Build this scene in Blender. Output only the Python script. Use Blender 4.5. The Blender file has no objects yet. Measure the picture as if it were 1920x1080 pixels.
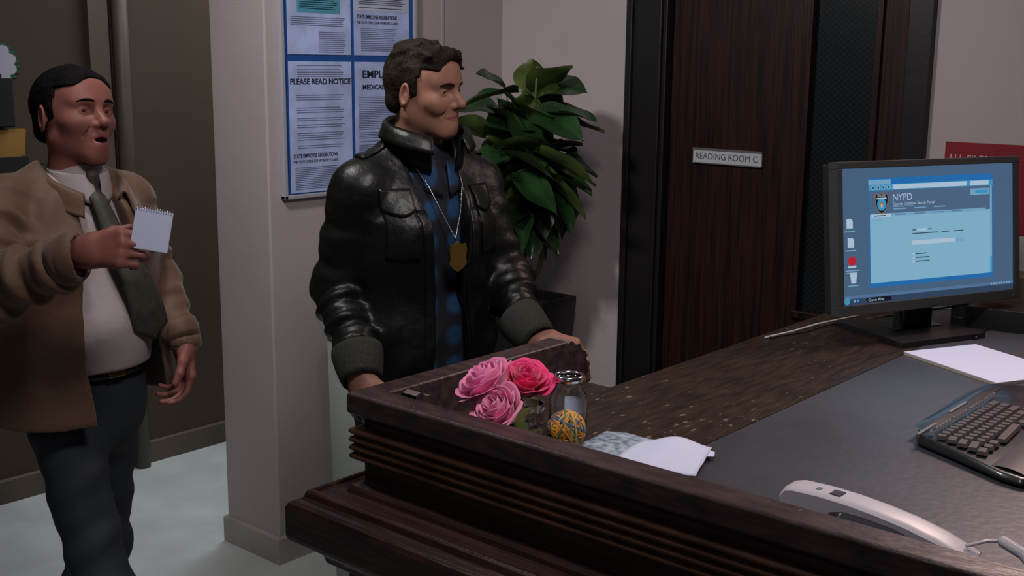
import bpy, bmesh, math, random
import numpy as np
from mathutils import Vector, Matrix, Euler
random.seed(7)
PI = math.pi; R = math.radians
SC = bpy.context.scene; COL = SC.collection
# ------------------------------------------------------------------ camera, world, lights, exposure
TH = R(40.7)
cd = bpy.data.cameras.new('camera'); cam = bpy.data.objects.new('camera', cd); COL.objects.link(cam)
cd.sensor_width = 36; cd.lens = 36 * 2150 / 1920; cd.clip_start = .05
cam.matrix_world = Matrix.Translation((0, 0, 1.74)) @ Matrix.Rotation(TH, 4, 'Z') @ Matrix.Rotation(R(90 - 11.1), 4, 'X') @ Matrix.Rotation(R(0.64), 4, 'Z')
SC.camera = cam
SC.view_settings.view_transform = 'Standard'; SC.view_settings.look = 'None'
SC.view_settings.gamma = 1; SC.view_settings.use_curve_mapping = False
SC.view_settings.exposure = 0.0
W = bpy.data.worlds.new('world'); SC.world = W; W.use_nodes = True
W.node_tree.nodes['Background'].inputs[0].default_value = (.55, .6, .75, 1)
W.node_tree.nodes['Background'].inputs[1].default_value = .05
def area(name, loc, target, size, energy, color, sy=None, spread=180):
    l = bpy.data.lights.new(name, 'AREA'); l.energy = energy; l.color = color; l.size = size; l.spread = R(spread)
    if sy: l.shape = 'RECTANGLE'; l.size_y = sy
    o = bpy.data.objects.new(name, l); COL.objects.link(o); o.location = loc
    o.rotation_euler = (Vector(target) - Vector(loc)).to_track_quat('-Z', 'Y').to_euler(); return o
area('key_light', (-.7, 1.15, 2.82), (-2.2, 2.3, 1.2), .45, 17, (1, .90, .90), None, 150)
area('side_light', (-2.25, 1.2, 2.82), (-2.4, 3.4, 1.0), .22, 12.5, (1, .95, .93), None, 130)
area('front_light', (-2.6, -1.4, 2.8), (-2.3, 3.2, 1.2), .5, 1.6, (.86, .90, 1))
area('fill_light', (.6, -1.2, 2.8), (-.8, 1.8, 1.0), 1.2, 4, (.86, .90, 1))
area('hall_light', (-3.75, 3.1, 2.84), (-3.75, 2.8, 0), .5, 25, (.88, .94, 1), 2.4, 140)
area('desk_glow_fill', (-.70, 3.25, 2.5), (-.42, 1.9, 1.08), .5, 8, (1, .72, .66), None, 100)  # added lamp without a fixture, gives the desktop its warm reflection

def st(p):                                        # level frame (x right, y away, z up of the viewer) to room frame
    c, s = math.cos(TH), math.sin(TH)
    return Vector((p[0] * c - p[1] * s, p[0] * s + p[1] * c, p[2]))
# ------------------------------------------------------------------ materials
MATS = {}
def mat(name, col, rough=.5, metal=0, noise=None, amt=.25, bump=0, bscale=40, emit=None, es=1, trans=0, spec=.5, ior=1.45, coat=0, stretch=None, col2=None, sheen=0, alpha=1):
    if name in MATS: return MATS[name]
    m = bpy.data.materials.new(name); m.use_nodes = True; nt = m.node_tree; b = nt.nodes['Principled BSDF']
    b.inputs['Base Color'].default_value = (*col, 1); b.inputs['Roughness'].default_value = rough; b.inputs['Metallic'].default_value = metal
    b.inputs['Specular IOR Level'].default_value = spec; b.inputs['IOR'].default_value = ior
    b.inputs['Transmission Weight'].default_value = trans; b.inputs['Coat Weight'].default_value = coat; b.inputs['Sheen Weight'].default_value = sheen
    if emit: b.inputs['Emission Color'].default_value = (*emit, 1); b.inputs['Emission Strength'].default_value = es
    if noise or bump:
        tc = nt.nodes.new('ShaderNodeTexCoord'); mp = nt.nodes.new('ShaderNodeMapping'); nt.links.new(tc.outputs['Object'], mp.inputs[0])
        if stretch: mp.inputs['Scale'].default_value = stretch
    if noise:
        n = nt.nodes.new('ShaderNodeTexNoise'); n.inputs['Scale'].default_value = noise; n.inputs['Detail'].default_value = 6
        nt.links.new(mp.outputs[0], n.inputs['Vector'])
        cr = nt.nodes.new('ShaderNodeValToRGB'); nt.links.new(n.outputs[0], cr.inputs[0])
        c2 = col2 or tuple(max(0, c * (1 - amt)) for c in col)
        cr.color_ramp.elements[0].position = .35; cr.color_ramp.elements[1].position = .65
        cr.color_ramp.elements[0].color = (*c2, 1); cr.color_ramp.elements[1].color = (*(min(1, c * (1 + amt)) if not col2 else c for c in col), 1)
        nt.links.new(cr.outputs[0], b.inputs['Base Color'])
    if bump:
        n2 = nt.nodes.new('ShaderNodeTexNoise'); n2.inputs['Scale'].default_value = bscale; n2.inputs['Detail'].default_value = 4
        nt.links.new(mp.outputs[0], n2.inputs['Vector'])
        bp = nt.nodes.new('ShaderNodeBump'); bp.inputs['Strength'].default_value = bump; bp.inputs['Distance'].default_value = .01
        nt.links.new(n2.outputs[0], bp.inputs['Height']); nt.links.new(bp.outputs[0], b.inputs['Normal'])
    MATS[name] = m; return m
wallp = mat('wall_paint', (.43, .375, .38), .75, noise=1.3, amt=.06, bump=.12, bscale=14)
wallb = mat('hall_wall_paint', (.054, .036, .021), .75, noise=1.1, amt=.10, bump=.1, bscale=12)
basem = mat('baseboard_paint', (.36, .33, .31), .5, noise=5, amt=.12)
baseb = mat('hall_baseboard_paint', (.085, .066, .048), .5, noise=5, amt=.12)
floorm = mat('floor_vinyl', (.50, .535, .53), .42, noise=5, amt=.08, bump=.04, bscale=30)
ceilm = mat('ceiling_paint', (.5, .5, .5), .9)
wood = mat('dark_wood', (.034, .016, .013), .33, noise=7, amt=.45, bump=.12, bscale=18, stretch=(1, 8, 8), spec=.5)
woodr = mat('rim_wood', (.050, .030, .031), .38, noise=16, amt=.4, bump=.2, bscale=24, stretch=(1, 3, 3))
woodt = mat('desktop_wood', (.028, .017, .011), .40, noise=12, amt=.5, bump=.15, bscale=30, stretch=(6, 1, 1))
woodb = mat('moulding_wood', (.075, .030, .016), .38, noise=9, amt=.45, bump=.12, bscale=18)
doorw = mat('door_wood', (.016, .0055, .004), .45, spec=.3, noise=9, amt=.6, bump=.1, bscale=20, stretch=(9, 9, .35))
blackw = mat('black_wood', (.008, .007, .007), .4, bump=.05)
blot = mat('grey_desk_surface', (.050, .056, .070), .42, noise=3, amt=.18, bump=.08, bscale=60)
chrome = mat('chrome', (.75, .75, .78), .15, 1)
blackp = mat('black_plastic', (.018, .018, .019), .38, bump=.05, bscale=300)
bezel = mat('bezel_plastic', (.05, .052, .052), .42)
whitep = mat('white_plastic', (.60, .60, .66), .38)
paper = mat('white_paper', (.62, .69, .90), .7)
glass = mat('clear_glass', (.95, .98, 1), .02, trans=1, ior=1.45)
skinL = mat('skin_flushed', (.235, .088, .070), .5, noise=18, amt=.10, spec=.35)
skinR = mat('skin_tan', (.275, .135, .095), .5, noise=18, amt=.08, spec=.35)
lipm = mat('lips', (.23, .07, .065), .4)
mouthm = mat('mouth_inside', (.05, .012, .012), .6)
teethm = mat('teeth', (.55, .5, .45), .3)
eyew = mat('eye_white', (.34, .31, .30), .15); iris = mat('eye_iris', (.03, .018, .01), .1)
hairB = mat('black_hair', (.003, .0026, .0026), .75, spec=.10, bump=.35, bscale=160, stretch=(1, .2, 1))
hairN = mat('brown_hair', (.0115, .0068, .004), .65, spec=.2, bump=.4, bscale=130, stretch=(1, .25, 1), noise=30, amt=.4)
leather = mat('black_leather', (.0045, .0055, .005), .40, bump=.42, bscale=24, spec=.38, noise=6, amt=.3)
ribk = mat('rib_knit', (.018, .020, .014), .85, bump=.5, bscale=200, stretch=(1, 1, .1))
tanj = mat('tan_jacket', (.108, .056, .030), .62, noise=6, amt=.12, bump=.5, bscale=13, sheen=.2)
tanl = mat('tan_lining', (.13, .085, .05), .7)
shirtw = mat('cream_shirt', (.40, .345, .35), .75, bump=.15, bscale=60)
tiem = mat('dark_tie', (.048, .046, .036), .6, noise=60, amt=.2)
trous = mat('slate_trousers', (.024, .031, .040), .75, bump=.15, bscale=50, noise=4, amt=.12)
jeans = mat('dark_jeans', (.02, .026, .04), .8, bump=.2, bscale=100)
beltm = mat('belt_leather', (.01, .008, .008), .4); shoem = mat('shoe_leather', (.012, .010, .009), .3)
gold = mat('gold', (.75, .48, .12), .28, 1); silver = mat('silver', (.5, .52, .55), .25, 1)
leafm = mat('leaf_green', (.014, .042, .013), .26, noise=9, amt=.35, bump=.06, bscale=30, spec=.7)
leafb = mat('leaf_back', (.075, .115, .025), .5, noise=9, amt=.2)
stemm = mat('stem_green', (.06, .08, .02), .6); potm = mat('black_planter', (.010, .010, .010), .35); soil = mat('soil', (.02, .014, .01), 1, bump=.8, bscale=60)

def flecks(m, thr=.70, col=(.20, .15, .12)):
    nt = m.node_tree; b = nt.nodes['Principled BSDF']; src = b.inputs['Base Color'].links[0].from_socket
    tc = nt.nodes.new('ShaderNodeTexCoord'); mp = nt.nodes.new('ShaderNodeMapping'); mp.inputs['Scale'].default_value = (1, .45, 1); nt.links.new(tc.outputs['Object'], mp.inputs[0])
    f1 = nt.nodes.new('ShaderNodeTexNoise'); f1.inputs['Scale'].default_value = 75; f1.inputs['Detail'].default_value = 3; nt.links.new(mp.outputs[0], f1.inputs['Vector'])
    f2 = nt.nodes.new('ShaderNodeTexNoise'); f2.inputs['Scale'].default_value = 5; nt.links.new(mp.outputs[0], f2.inputs['Vector'])
    mu = nt.nodes.new('ShaderNodeMath'); mu.operation = 'MULTIPLY_ADD'; mu.inputs[1].default_value = .35; nt.links.new(f2.outputs[0], mu.inputs[0]); nt.links.new(f1.outputs[0], mu.inputs[2])
    g = nt.nodes.new('ShaderNodeMapRange'); g.inputs[1].default_value = thr + .17; g.inputs[2].default_value = thr + .21; nt.links.new(mu.outputs[0], g.inputs[0])
    mi = nt.nodes.new('ShaderNodeMix'); mi.data_type = 'RGBA'; nt.links.new(g.outputs[0], mi.inputs[0]); nt.links.new(src, mi.inputs[6]); mi.inputs[7].default_value = (*col, 1); nt.links.new(mi.outputs[2], b.inputs['Base Color'])
flecks(woodt, .665); flecks(woodr, .74)
def plaid():
    m = bpy.data.materials.new('blue_plaid'); m.use_nodes = True; nt = m.node_tree; b = nt.nodes['Principled BSDF']; b.inputs['Roughness'].default_value = .85
    tc = nt.nodes.new('ShaderNodeTexCoord'); prev = None
    for ax, sc in (('X', 17), ('Z', 13)):
        w = nt.nodes.new('ShaderNodeTexWave'); w.bands_direction = ax; w.inputs['Scale'].default_value = sc / 3; w.inputs['Distortion'].default_value = 1.2
        nt.links.new(tc.outputs['Object'], w.inputs['Vector'])
        if prev:
            mu = nt.nodes.new('ShaderNodeMath'); mu.operation = 'MULTIPLY'; nt.links.new(prev.outputs[1], mu.inputs[0]); nt.links.new(w.outputs[1], mu.inputs[1]); prev = mu
        else: prev = w
    cr = nt.nodes.new('ShaderNodeValToRGB'); nt.links.new(prev.outputs[0], cr.inputs[0])
    cr.color_ramp.elements[0].color = (.002, .004, .010, 1); cr.color_ramp.elements[0].position = .1
    cr.color_ramp.elements[1].color = (.005, .048, .125, 1); cr.color_ramp.elements[1].position = .6
    nt.links.new(cr.outputs[0], b.inputs['Base Color']); return m
plaidm = plaid()
def wired():
    m = bpy.data.materials.new('wired_glass'); m.use_nodes = True; nt = m.node_tree; b = nt.nodes['Principled BSDF']; b.inputs['Roughness'].default_value = .25
    tc = nt.nodes.new('ShaderNodeTexCoord'); outs = []
    for ang in (50, -50):
        mp = nt.nodes.new('ShaderNodeMapping'); mp.inputs['Rotation'].default_value = (0, R(ang), 0); nt.links.new(tc.outputs['Object'], mp.inputs[0])
        w = nt.nodes.new('ShaderNodeTexWave'); w.bands_direction = 'X'; w.inputs['Scale'].default_value = 22; nt.links.new(mp.outputs[0], w.inputs['Vector'])
        g = nt.nodes.new('ShaderNodeMath'); g.operation = 'GREATER_THAN'; g.inputs[1].default_value = .93; nt.links.new(w.outputs[1], g.inputs[0]); outs.append(g)
    mx = nt.nodes.new('ShaderNodeMath'); mx.operation = 'MAXIMUM'; nt.links.new(outs[0].outputs[0], mx.inputs[0]); nt.links.new(outs[1].outputs[0], mx.inputs[1])
    mi = nt.nodes.new('ShaderNodeMix'); mi.data_type = 'RGBA'; nt.links.new(mx.outputs[0], mi.inputs[0])
    mi.inputs[6].default_value = (.005, .008, .010, 1); mi.inputs[7].default_value = (.013, .017, .019, 1)
    nt.links.new(mi.outputs[2], b.inputs['Base Color']); return m
wiredm = wired()
# ------------------------------------------------------------------ mesh helpers
class MB:
    def __init__(s): s.v = []; s.f = []; s.m = []; s.mats = []; s.smooth = []
    def mi(s, m):
        if m not in s.mats: s.mats.append(m)
        return s.mats.index(m)
    def add(s, vs, fs, m, smooth=False):
        o = len(s.v); s.v += [tuple(v) for v in vs]; s.f += [tuple(i + o for i in f) for f in fs]; k = s.mi(m); s.m += [k] * len(fs); s.smooth += [smooth] * len(fs); return s
    def box(s, x0, x1, y0, y1, z0, z1, m, M=None):
        vs = [Vector((x, y, z)) for x in (x0, x1) for y in (y0, y1) for z in (z0, z1)]
        if M: vs = [M @ v for v in vs]
        return s.add(vs, [(0, 1, 3, 2), (4, 6, 7, 5), (0, 4, 5, 1), (2, 3, 7, 6), (0, 2, 6, 4), (1, 5, 7, 3)], m)
    def prism(s, poly, z0, z1, m, M=None, smooth=False):
        n = len(poly); vs = [Vector((x, y, z0)) for x, y in poly] + [Vector((x, y, z1)) for x, y in poly]
        if M: vs = [M @ v for v in vs]
        s.add(vs, [tuple(range(n))[::-1], tuple(range(n, 2 * n))], m); 
        return s.add(vs, [(i, (i + 1) % n, n + (i + 1) % n, n + i) for i in range(n)], m, smooth)
    def tube(s, pts, r, m, seg=8, cap=True):
        pts = [Vector(p) for p in pts]; n = len(pts); rs = r if isinstance(r, (list, tuple)) else [r] * n; vs = []; up = None
        for i, p in enumerate(pts):
            t = (pts[min(i + 1, n - 1)] - pts[max(i - 1, 0)]).normalized()
            if up is None: up = t.orthogonal().normalized()
            up = (up - t * up.dot(t)).normalized(); b = t.cross(up)
            vs += [p + (up * math.cos(2 * PI * k / seg) + b * math.sin(2 * PI * k / seg)) * rs[i] for k in range(seg)]
        fs = [(i * seg + k, i * seg + (k + 1) % seg, (i + 1) * seg + (k + 1) % seg, (i + 1) * seg + k) for i in range(n - 1) for k in range(seg)]
        if cap: fs += [tuple(range(seg))[::-1], tuple(range((n - 1) * seg, n * seg))]
        return s.add(vs, fs, m, True)
    def lathe(s, prof, m, seg=32, c=(0, 0, 0), M=None, closed=False):
        vs = [Vector((r * math.cos(2 * PI * k / seg) + c[0], r * math.sin(2 * PI * k / seg) + c[1], z + c[2])) for r, z in prof for k in range(seg)]
        if M: vs = [M @ v for v in vs]
        n = len(prof); rng = n if closed else n - 1
        return s.add(vs, [(i * seg + k, i * seg + (k + 1) % seg, ((i + 1) % n) * seg + (k + 1) % seg, ((i + 1) % n) * seg + k) for i in range(rng) for k in range(seg)], m, True)
    def sweep(s, prof, path, m, smooth=False):
        n = len(prof); pts = []
        for i, p in enumerate(path):
            p = Vector(p); ns = []
            if i > 0: d = (p - Vector(path[i - 1])).normalized(); ns.append(Vector((d.y, -d.x)))
            if i < len(path) - 1: d = (Vector(path[i + 1]) - p).normalized(); ns.append(Vector((d.y, -d.x)))
            nn = ns[0] if len(ns) == 1 else (ns[0] + ns[1]) / (1 + ns[0].dot(ns[1]))
            pts += [(p.x + nn.x * o, p.y + nn.y * o, z) for o, z in prof]
        fs = [(i * n + k, i * n + (k + 1) % n, (i + 1) * n + (k + 1) % n, (i + 1) * n + k) for i in range(len(path) - 1) for k in range(n)]
        s.add(pts, fs, m, smooth); L = (len(path) - 1) * n
        return s.add(pts, [tuple(range(n))[::-1], tuple(range(L, L + n))], m)
    def grid(s, fn, nu, nv, m, smooth=True, closed=False):
        vs = [Vector(fn(i / (nu if closed else nu - 1), j / (nv - 1))) for j in range(nv) for i in range(nu)]
        return s.add(vs, [(j * nu + i, j * nu + (i + 1) % nu, (j + 1) * nu + (i + 1) % nu, (j + 1) * nu + i) for j in range(nv - 1) for i in range(nu if closed else nu - 1)], m, smooth)
    def text(s, body, size, m, M, depth=.0004, align='LEFT', width=None, bold=0, height=None):
        c = bpy.data.curves.new('t', 'FONT'); c.body = body; c.size = size; c.offset = bold * size; c.extrude = depth; c.align_x = align
        o = bpy.data.objects.new('t', c); COL.objects.link(o); bpy.context.view_layer.update()
        me = bpy.data.meshes.new_from_object(o.evaluated_get(bpy.context.evaluated_depsgraph_get()))
        vs = [v.co.copy() for v in me.vertices]
        if width and vs:
            x0 = min(v.x for v in vs); x1 = max(v.x for v in vs); k = width / (x1 - x0)
            for v in vs: v.x = (v.x - x0) * k
        if height and vs:
            y1 = max(v.y for v in vs)
            for v in vs: v.y *= height / y1
        s.add([M @ v for v in vs], [tuple(p.vertices) for p in me.polygons], m)
        bpy.data.objects.remove(o); bpy.data.curves.remove(c); bpy.data.meshes.remove(me); return s
    def build(s, name, parent=None, loc=(0, 0, 0), rot=(0, 0, 0), bevel=0, sub=0, solid=0, recalc=True):
        me = bpy.data.meshes.new(name); me.from_pydata(s.v, [], s.f)
        for m in s.mats: me.materials.append(m)
        me.polygons.foreach_set('material_index', s.m); me.polygons.foreach_set('use_smooth', s.smooth)
        if recalc:
            b = bmesh.new(); b.from_mesh(me); bmesh.ops.recalc_face_normals(b, faces=b.faces); b.to_mesh(me); b.free()
        return link(name, me, parent, loc, rot, bevel, sub, solid)
def link(name, me, parent=None, loc=(0, 0, 0), rot=(0, 0, 0), bevel=0, sub=0, solid=0):
    o = bpy.data.objects.new(name, me); COL.objects.link(o); o.location = loc; o.rotation_euler = rot
    if parent: o.parent = parent
    if solid: d = o.modifiers.new('s', 'SOLIDIFY'); d.thickness = solid; d.offset = 0
    if bevel: d = o.modifiers.new('b', 'BEVEL'); d.width = bevel; d.segments = 2; d.limit_method = 'ANGLE'
    if sub: d = o.modifiers.new('u', 'SUBSURF'); d.levels = sub; d.render_levels = sub
    return o
def tag(o, label=None, cat=None, group=None, kind=None):
    if label: o['label'] = label
    if cat: o['category'] = cat
    if group: o['group'] = group
    if kind: o['kind'] = kind
    return o
def empty(name, loc, rz, label, cat, group=None, kind=None):
    o = bpy.data.objects.new(name, None); COL.objects.link(o); o.location = loc; o.rotation_euler = (0, 0, rz); o.empty_display_size = .05
    return tag(o, label, cat, group, kind)
def struct(name, b, label, **k): return tag(b.build(name, **k), label, name.split('_')[0], kind='structure')
# ------------------------------------------------------------------ the room
XW, YD, XF = -3.074, 3.498, -4.33
struct('floor', MB().box(-4.6, 3.2, -2.2, 6.2, -.1, 0, floorm), 'pale blue-grey vinyl floor of the hall and lobby')
struct('ceiling', MB().box(-4.6, 3.2, -2.2, 6.2, 2.9, 3.0, ceilm), 'plain ceiling over the lobby')
struct('wall_left', MB().box(XF - .15, XF, -2.2, 6.2, 0, 2.9, wallb), 'dark brown hallway wall behind the man in tan')
struct('wall_middle', MB().box(XW - .3, XW, 2.337, 6.1, 0, 2.9, wallp), 'pale plaster wing wall with the blue notice board', bevel=.006)
struct('wall_back', MB().box(XW, -2.457, YD, YD + .15, 0, 2.9, wallp).box(-1.342, 3.2, YD, YD + .15, 0, 2.9, wallp).box(-2.457, -1.342, YD, YD + .15, 2.35, 2.9, wallp), 'pale plaster wall around the dark door')
struct('wall_front', MB().box(-4.6, 3.2, -2.35, -2.2, 0, 2.9, wallp), 'wall behind the viewer')
struct('wall_right', MB().box(3.2, 3.35, -2.2, 3.498, 0, 2.9, wallp), 'wall at the right end of the lobby')
struct('wall_end', MB().box(XF, XW - .3, 6.1, 6.2, 0, 2.9, wallb), 'wall at the end of the hallway')
bp = [(0, 0), (.012, 0), (.012, .092), (.006, .1), (0, .1)]
struct('baseboard_left', MB().sweep([(o, z) for o, z in bp], [(XF, 6.1), (XF, -2.2)][::-1], baseb), 'brown baseboard along the hallway wall')
struct('baseboard_middle', MB().sweep([(o, z) for o, z in bp], [(XW, YD), (XW, 2.337), (XW - .3, 2.337), (XW - .3, 6.1)][::-1], basem), 'grey baseboard wrapped round the end of the wing wall')
struct('baseboard_back', MB().sweep(bp, [(XW + .012, YD), (-2.457, YD)], basem), 'grey baseboard between corner and door')
struct('trim_1', MB().box(XF, XF + .035, 2.415, 2.50, 0, 2.9, baseb).box(XF, XF + .012, 2.50, 2.52, 0, 2.9, blackw).tube([(XF + .03, 2.555, 0), (XF + .03, 2.555, 2.9)], .032, baseb, 16), 'vertical trim and pipe on the hallway wall')
struct('trim_2', MB().box(XW, XW + .004, 3.150, 3.162, 0.1, 2.9, wallp), 'thin vertical seam strip on the wing wall')
# door
d = empty('door_1', (0, YD, 0), 0, 'dark wooden door with a tall wired glass panel', 'door', kind='structure')
fr = MB()
for a, b_ in ((-2.457, -2.28), (-1.418, -1.342)): fr.box(a, b_, -.03, .12, 0, 2.35, blackw)
fr.box(-2.28, -1.418, -.03, .12, 2.25, 2.35, blackw).box(-2.44, -2.42, -.045, -.03, 0, 2.33, blackw).box(-2.31, -2.295, -.045, -.03, 0, 2.33, blackw)
fr.build('door_frame', d, bevel=.004)
lf = MB().box(-2.278, -1.745, .01, .055, .01, 2.245, doorw).box(-1.525, -1.42, .01, .055, .01, 2.245, doorw).box(-1.745, -1.525, .01, .055, .01, .925, doorw)
lf.box(-1.765, -1.742, -.004, .02, .915, 2.245, doorw).box(-1.53, -1.508, -.004, .02, .915, 2.245, doorw).box(-1.765, -1.508, -.006, .02, .905, .93, doorw)
lf.build('door_leaf', d, bevel=.003)
MB().box(-1.744, -1.526, .028, .036, .926, 2.245, wiredm).build('wired_glass_pane', d)
MX = Matrix.Rotation(PI / 2, 4, 'X')             # text facing -Y
sg = empty('room_sign', (-2.037, YD + .008, 1.428), 0, 'grey name plate reading READING ROOM C on the dark door', 'sign')
signm = mat('sign_plate', (.42, .45, .47), .4); signt = mat('sign_text', (.04, .045, .07), .5); alum = mat('sign_holder', (.42, .38, .40), .3, .8)
MB().box(-.137, .137, -.006, 0, -.026, .026, alum).box(-.137, .137, -.010, -.004, .020, .027, alum).box(-.137, .137, -.010, -.004, -.027, -.023, alum).build('holder', sg)
MB().box(-.134, .134, -.008, -.006, -.023, .020, signm).text('READING ROOM C', .03, signt, Matrix.Translation((-.124, -.0082, -.011)) @ MX, width=.245, height=.021).build('plate', sg)
rs = empty('red_notice_sign', (-1.283, YD - .003, 1.522), 0, 'red sign with white ALL FILES lettering behind the monitor', 'sign')
redm = mat('red_sign', (.22, .006, .016), .5); redt = mat('red_sign_text', (.55, .42, .42), .6)
MB().box(0, .42, -.003, .003, -.26, 0, redm).text('ALL FILES MUST', .04, redt, Matrix.Translation((.010, -.0035, -.069)) @ MX, width=.200, height=.033).build('sign_panel', rs)

# notice board
nb = empty('notice_board', (XW, 2.386, 1.283), 0, 'blue notice board with printed sheets behind glass on the wing wall', 'notice board')
MY = Matrix(((0, 0, 1, 0), (1, 0, 0, 0), (0, 1, 0, 0), (0, 0, 0, 1)))     # text facing +X, running along +Y
blue = mat('board_blue', (.018, .085, .32), .4); sheetm = mat('notice_paper', (.44, .54, .85), .45, noise=13, amt=.16)
ink = mat('print_grey', (.13, .16, .28), .6); dark = mat('print_dark', (.02, .025, .06), .6); teal = mat('print_teal', (.09, .33, .46), .5); framem = mat('board_frame', (.36, .37, .42), .35)
MB().box(0, .022, 0, .016, 0, .96, framem).box(0, .022, .606, .622, 0, .96, framem).box(0, .022, 0, .622, 0, .014, framem).box(0, .022, 0, .622, .946, .96, framem).build('board_frame', nb, bevel=.003)
MB().box(.001, .012, .016, .606, .014, .946, blue).build('backing', nb)
def lines(b, y0, y1, z1, z0, step, m, h=.0024, rag=.12, ox=.0006):
    z = z1
    while z > z0:
        e = y1 - (y1 - y0) * random.random() * rag
        if random.random() > .08: b.box(0, ox, y0, e, z - h, z, m)
        z -= step
def sheet(y0, z0, w, h, kind):
    b = MB().box(-.002, 0, 0, w, 0, h, sheetm)
    T = lambda y, z: Matrix.Translation((.0004, y, z)) @ MY
    def regs(z):
        b.text('STATE EMPLOYEE REGULATIONS', .02, dark, T(.012, z), width=.19, height=.0125, bold=.02); b.text("THE STATE OFFICE FOR WORKER'S CLAIMS", .02, dark, T(.01, z - .018), width=.195, height=.009)
    if kind == 0:
        b.box(0, .0006, .04, .225, .135, .30, teal); lines(b, .05, .215, .29, .145, .007, ink)
        lines(b, .012, .25, .40, .31, .0065, ink); lines(b, .012, .25, .122, .085, .0065, ink); lines(b, .13, .25, .075, .01, .0065, ink)
    elif kind == 1:
        b.box(0, .0006, .0, .255, .15, .40, mat('print_pale', (.50, .54, .72), .5)); lines(b, .02, .245, .39, .16, .0065, ink); regs(.125); lines(b, .03, .195, .092, .012, .0062, ink)
    elif kind == 2:
        lines(b, .035, .235, h - .012, h - .05, .006, ink); b.text('PLEASE READ NOTICE', .03, dark, T(.005, h - .075), width=.262, height=.019, bold=.025)
        z = h - .11
        for n in (3, 4, 5, 4, 2): lines(b, .03, .24, z, z - n * .0075, .0075, ink); z -= n * .0075 + .012
        regs(.118); lines(b, .018, .225, .085, .01, .006, ink)
    else:
        b.text('EMPLOYEE', .03, dark, T(.035, h - .055), width=.20, height=.027, bold=.025); b.text('MEDICAL CARE', .03, dark, T(.035, h - .095), width=.17, height=.017, bold=.025)
        lines(b, .015, .235, h - .12, .02, .0062, ink)
    b.build('notice_sheet', nb, (.0145, y0, z0))
sheet(.034, .019, .272, .436, 2); sheet(.322, .019, .262, .436, 3); sheet(.034, .478, .272, .45, 0); sheet(.322, .478, .262, .45, 1)
# wall files on the hall wall (left edge of the view)
wf = empty('wall_file_holder', (XF + .012, 2.03, 1.25), 0, 'black wall pocket holding a yellow folder at the left edge', 'file holder')
yel = mat('yellow_folder', (.30, .16, .035), .6)
b = MB()
for z0, z1, e in ((.02, .125, .072), (.235, .415, .028)):
    b.box(0, .09, -.28, e, z0, z0 + .006, blackp); b.box(.084, .09, -.28, e, z0, z1, blackp); b.box(0, .09, e - .004, e + .002, z0, z1, blackp)
b.box(0, .008, -.28, .03, 0, .43, blackp).build('pocket', wf, bevel=.002)
yf = MB().prism([(-.24, .03), (.068, .03), (.088, .225), (-.24, .225)], .03, .05, yel, Matrix(((0, 0, 1, 0), (1, 0, 0, 0), (0, 1, 0, 0), (0, 0, 0, 1)))).build('yellow_folder', None, (XF + .012, 2.03, 1.25), bevel=.002)
tag(yf, 'yellow folder sticking up from the black wall pocket', 'folder')
cl = []; 
for k in range(120):
    a = 2 * PI * k / 120; r = .075 + .012 * abs(math.sin(a * 5.5)); cl.append((r * 1.25 * math.cos(a), r * math.sin(a)))
db = MB().prism(cl, 0, .004, mat('cutout_white', (.40, .40, .47), .7), Matrix.Translation((.006, 0, 0)) @ MY)
cg = []
for k in range(60):
    a = 2 * PI * k / 60; r = .088 + (.014 if k % 2 else -.002); cg.append((r * 1.22 * math.cos(a), r * math.sin(a)))
db.prism(cg, 0, .004, mat('cutout_green', (.01, .09, .06), .7), Matrix.Translation((.001, 0, 0)) @ MY)
tag(db.build('paper_decoration', None, (XF, 2.020, 1.715)), 'scalloped white paper cutout with green edge above wall pocket', 'decoration')

# ------------------------------------------------------------------ reception counter
DZ = 1.08
cn = empty('reception_counter', (-1.51, 1.305, 0), 0, 'long dark wooden reception counter with raised rim and stepped mouldings', 'counter')
PF = [(0, .57), (0, 0), (2.2, 0)]
MB().sweep([(-.055, DZ - .01), (-.055, 1.157), (-.052, 1.16), (-.004, 1.16), (0, 1.156), (0, 1.124), (-.003, 1.120), (-.014, 1.116), (-.022, 1.106), (-.022, 1.07)], PF, woodr).build('rim', cn, bevel=.0015)
rd = [(-.05, 1.034), (-.05, 1.096), (-.014, 1.096)]
for k in range(4):
    z = 1.0955 - k * .0155
    rd += [(-.009 + .0075 * math.sin(PI * t / 8) ** .7, z - .0150 * t / 8) for t in range(0, 9)]
rd += [(-.014, 1.033)]
MB().sweep(rd, PF, woodb).build('reeded_moulding', cn)
MB().sweep([(-.05, .965), (-.05, 1.034), (-.022, 1.034), (-.022, .995), (-.016, .990), (-.004, .986), (0, .980), (.002, .972), (.002, .965)], PF, wood).build('neck_moulding', cn)
MB().sweep([(-.05, .835), (-.05, .972), (.040, .972), (.043, .977), (.049, .978), (.054, .974), (.057, .964), (.062, .960), (.070, .958), (.077, .953), (.081, .945), (.081, .890), (.078, .882), (.070, .875), (.055, .868), (.040, .858), (.032, .845), (.03, .835)], PF, wood).build('ledge', cn, bevel=.001)
pb = MB().sweep([(-.05, 0), (-.05, .87), (.0, .87), (.0, .14), (.02, .13), (.03, .12), (.03, 0)], PF, wood)
for k in range(4): pb.box(.12 + k * .5, .52 + k * .5, -.006, .004, .2, .78, wood)
pb.build('front_panel', cn)
MB().box(.17, .20, .57, 2.1, 0, DZ - .03, wood).box(.035, .20, .545, .57, 0, DZ - .03, wood).build('side_panel', cn)
MB().prism([(.05, .05), (.505, .05), (.505, 2.12), (.165, 2.12), (.165, .575), (.05, .575)], DZ - .03, DZ, woodt).build('wood_top', cn, bevel=.002)
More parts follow.
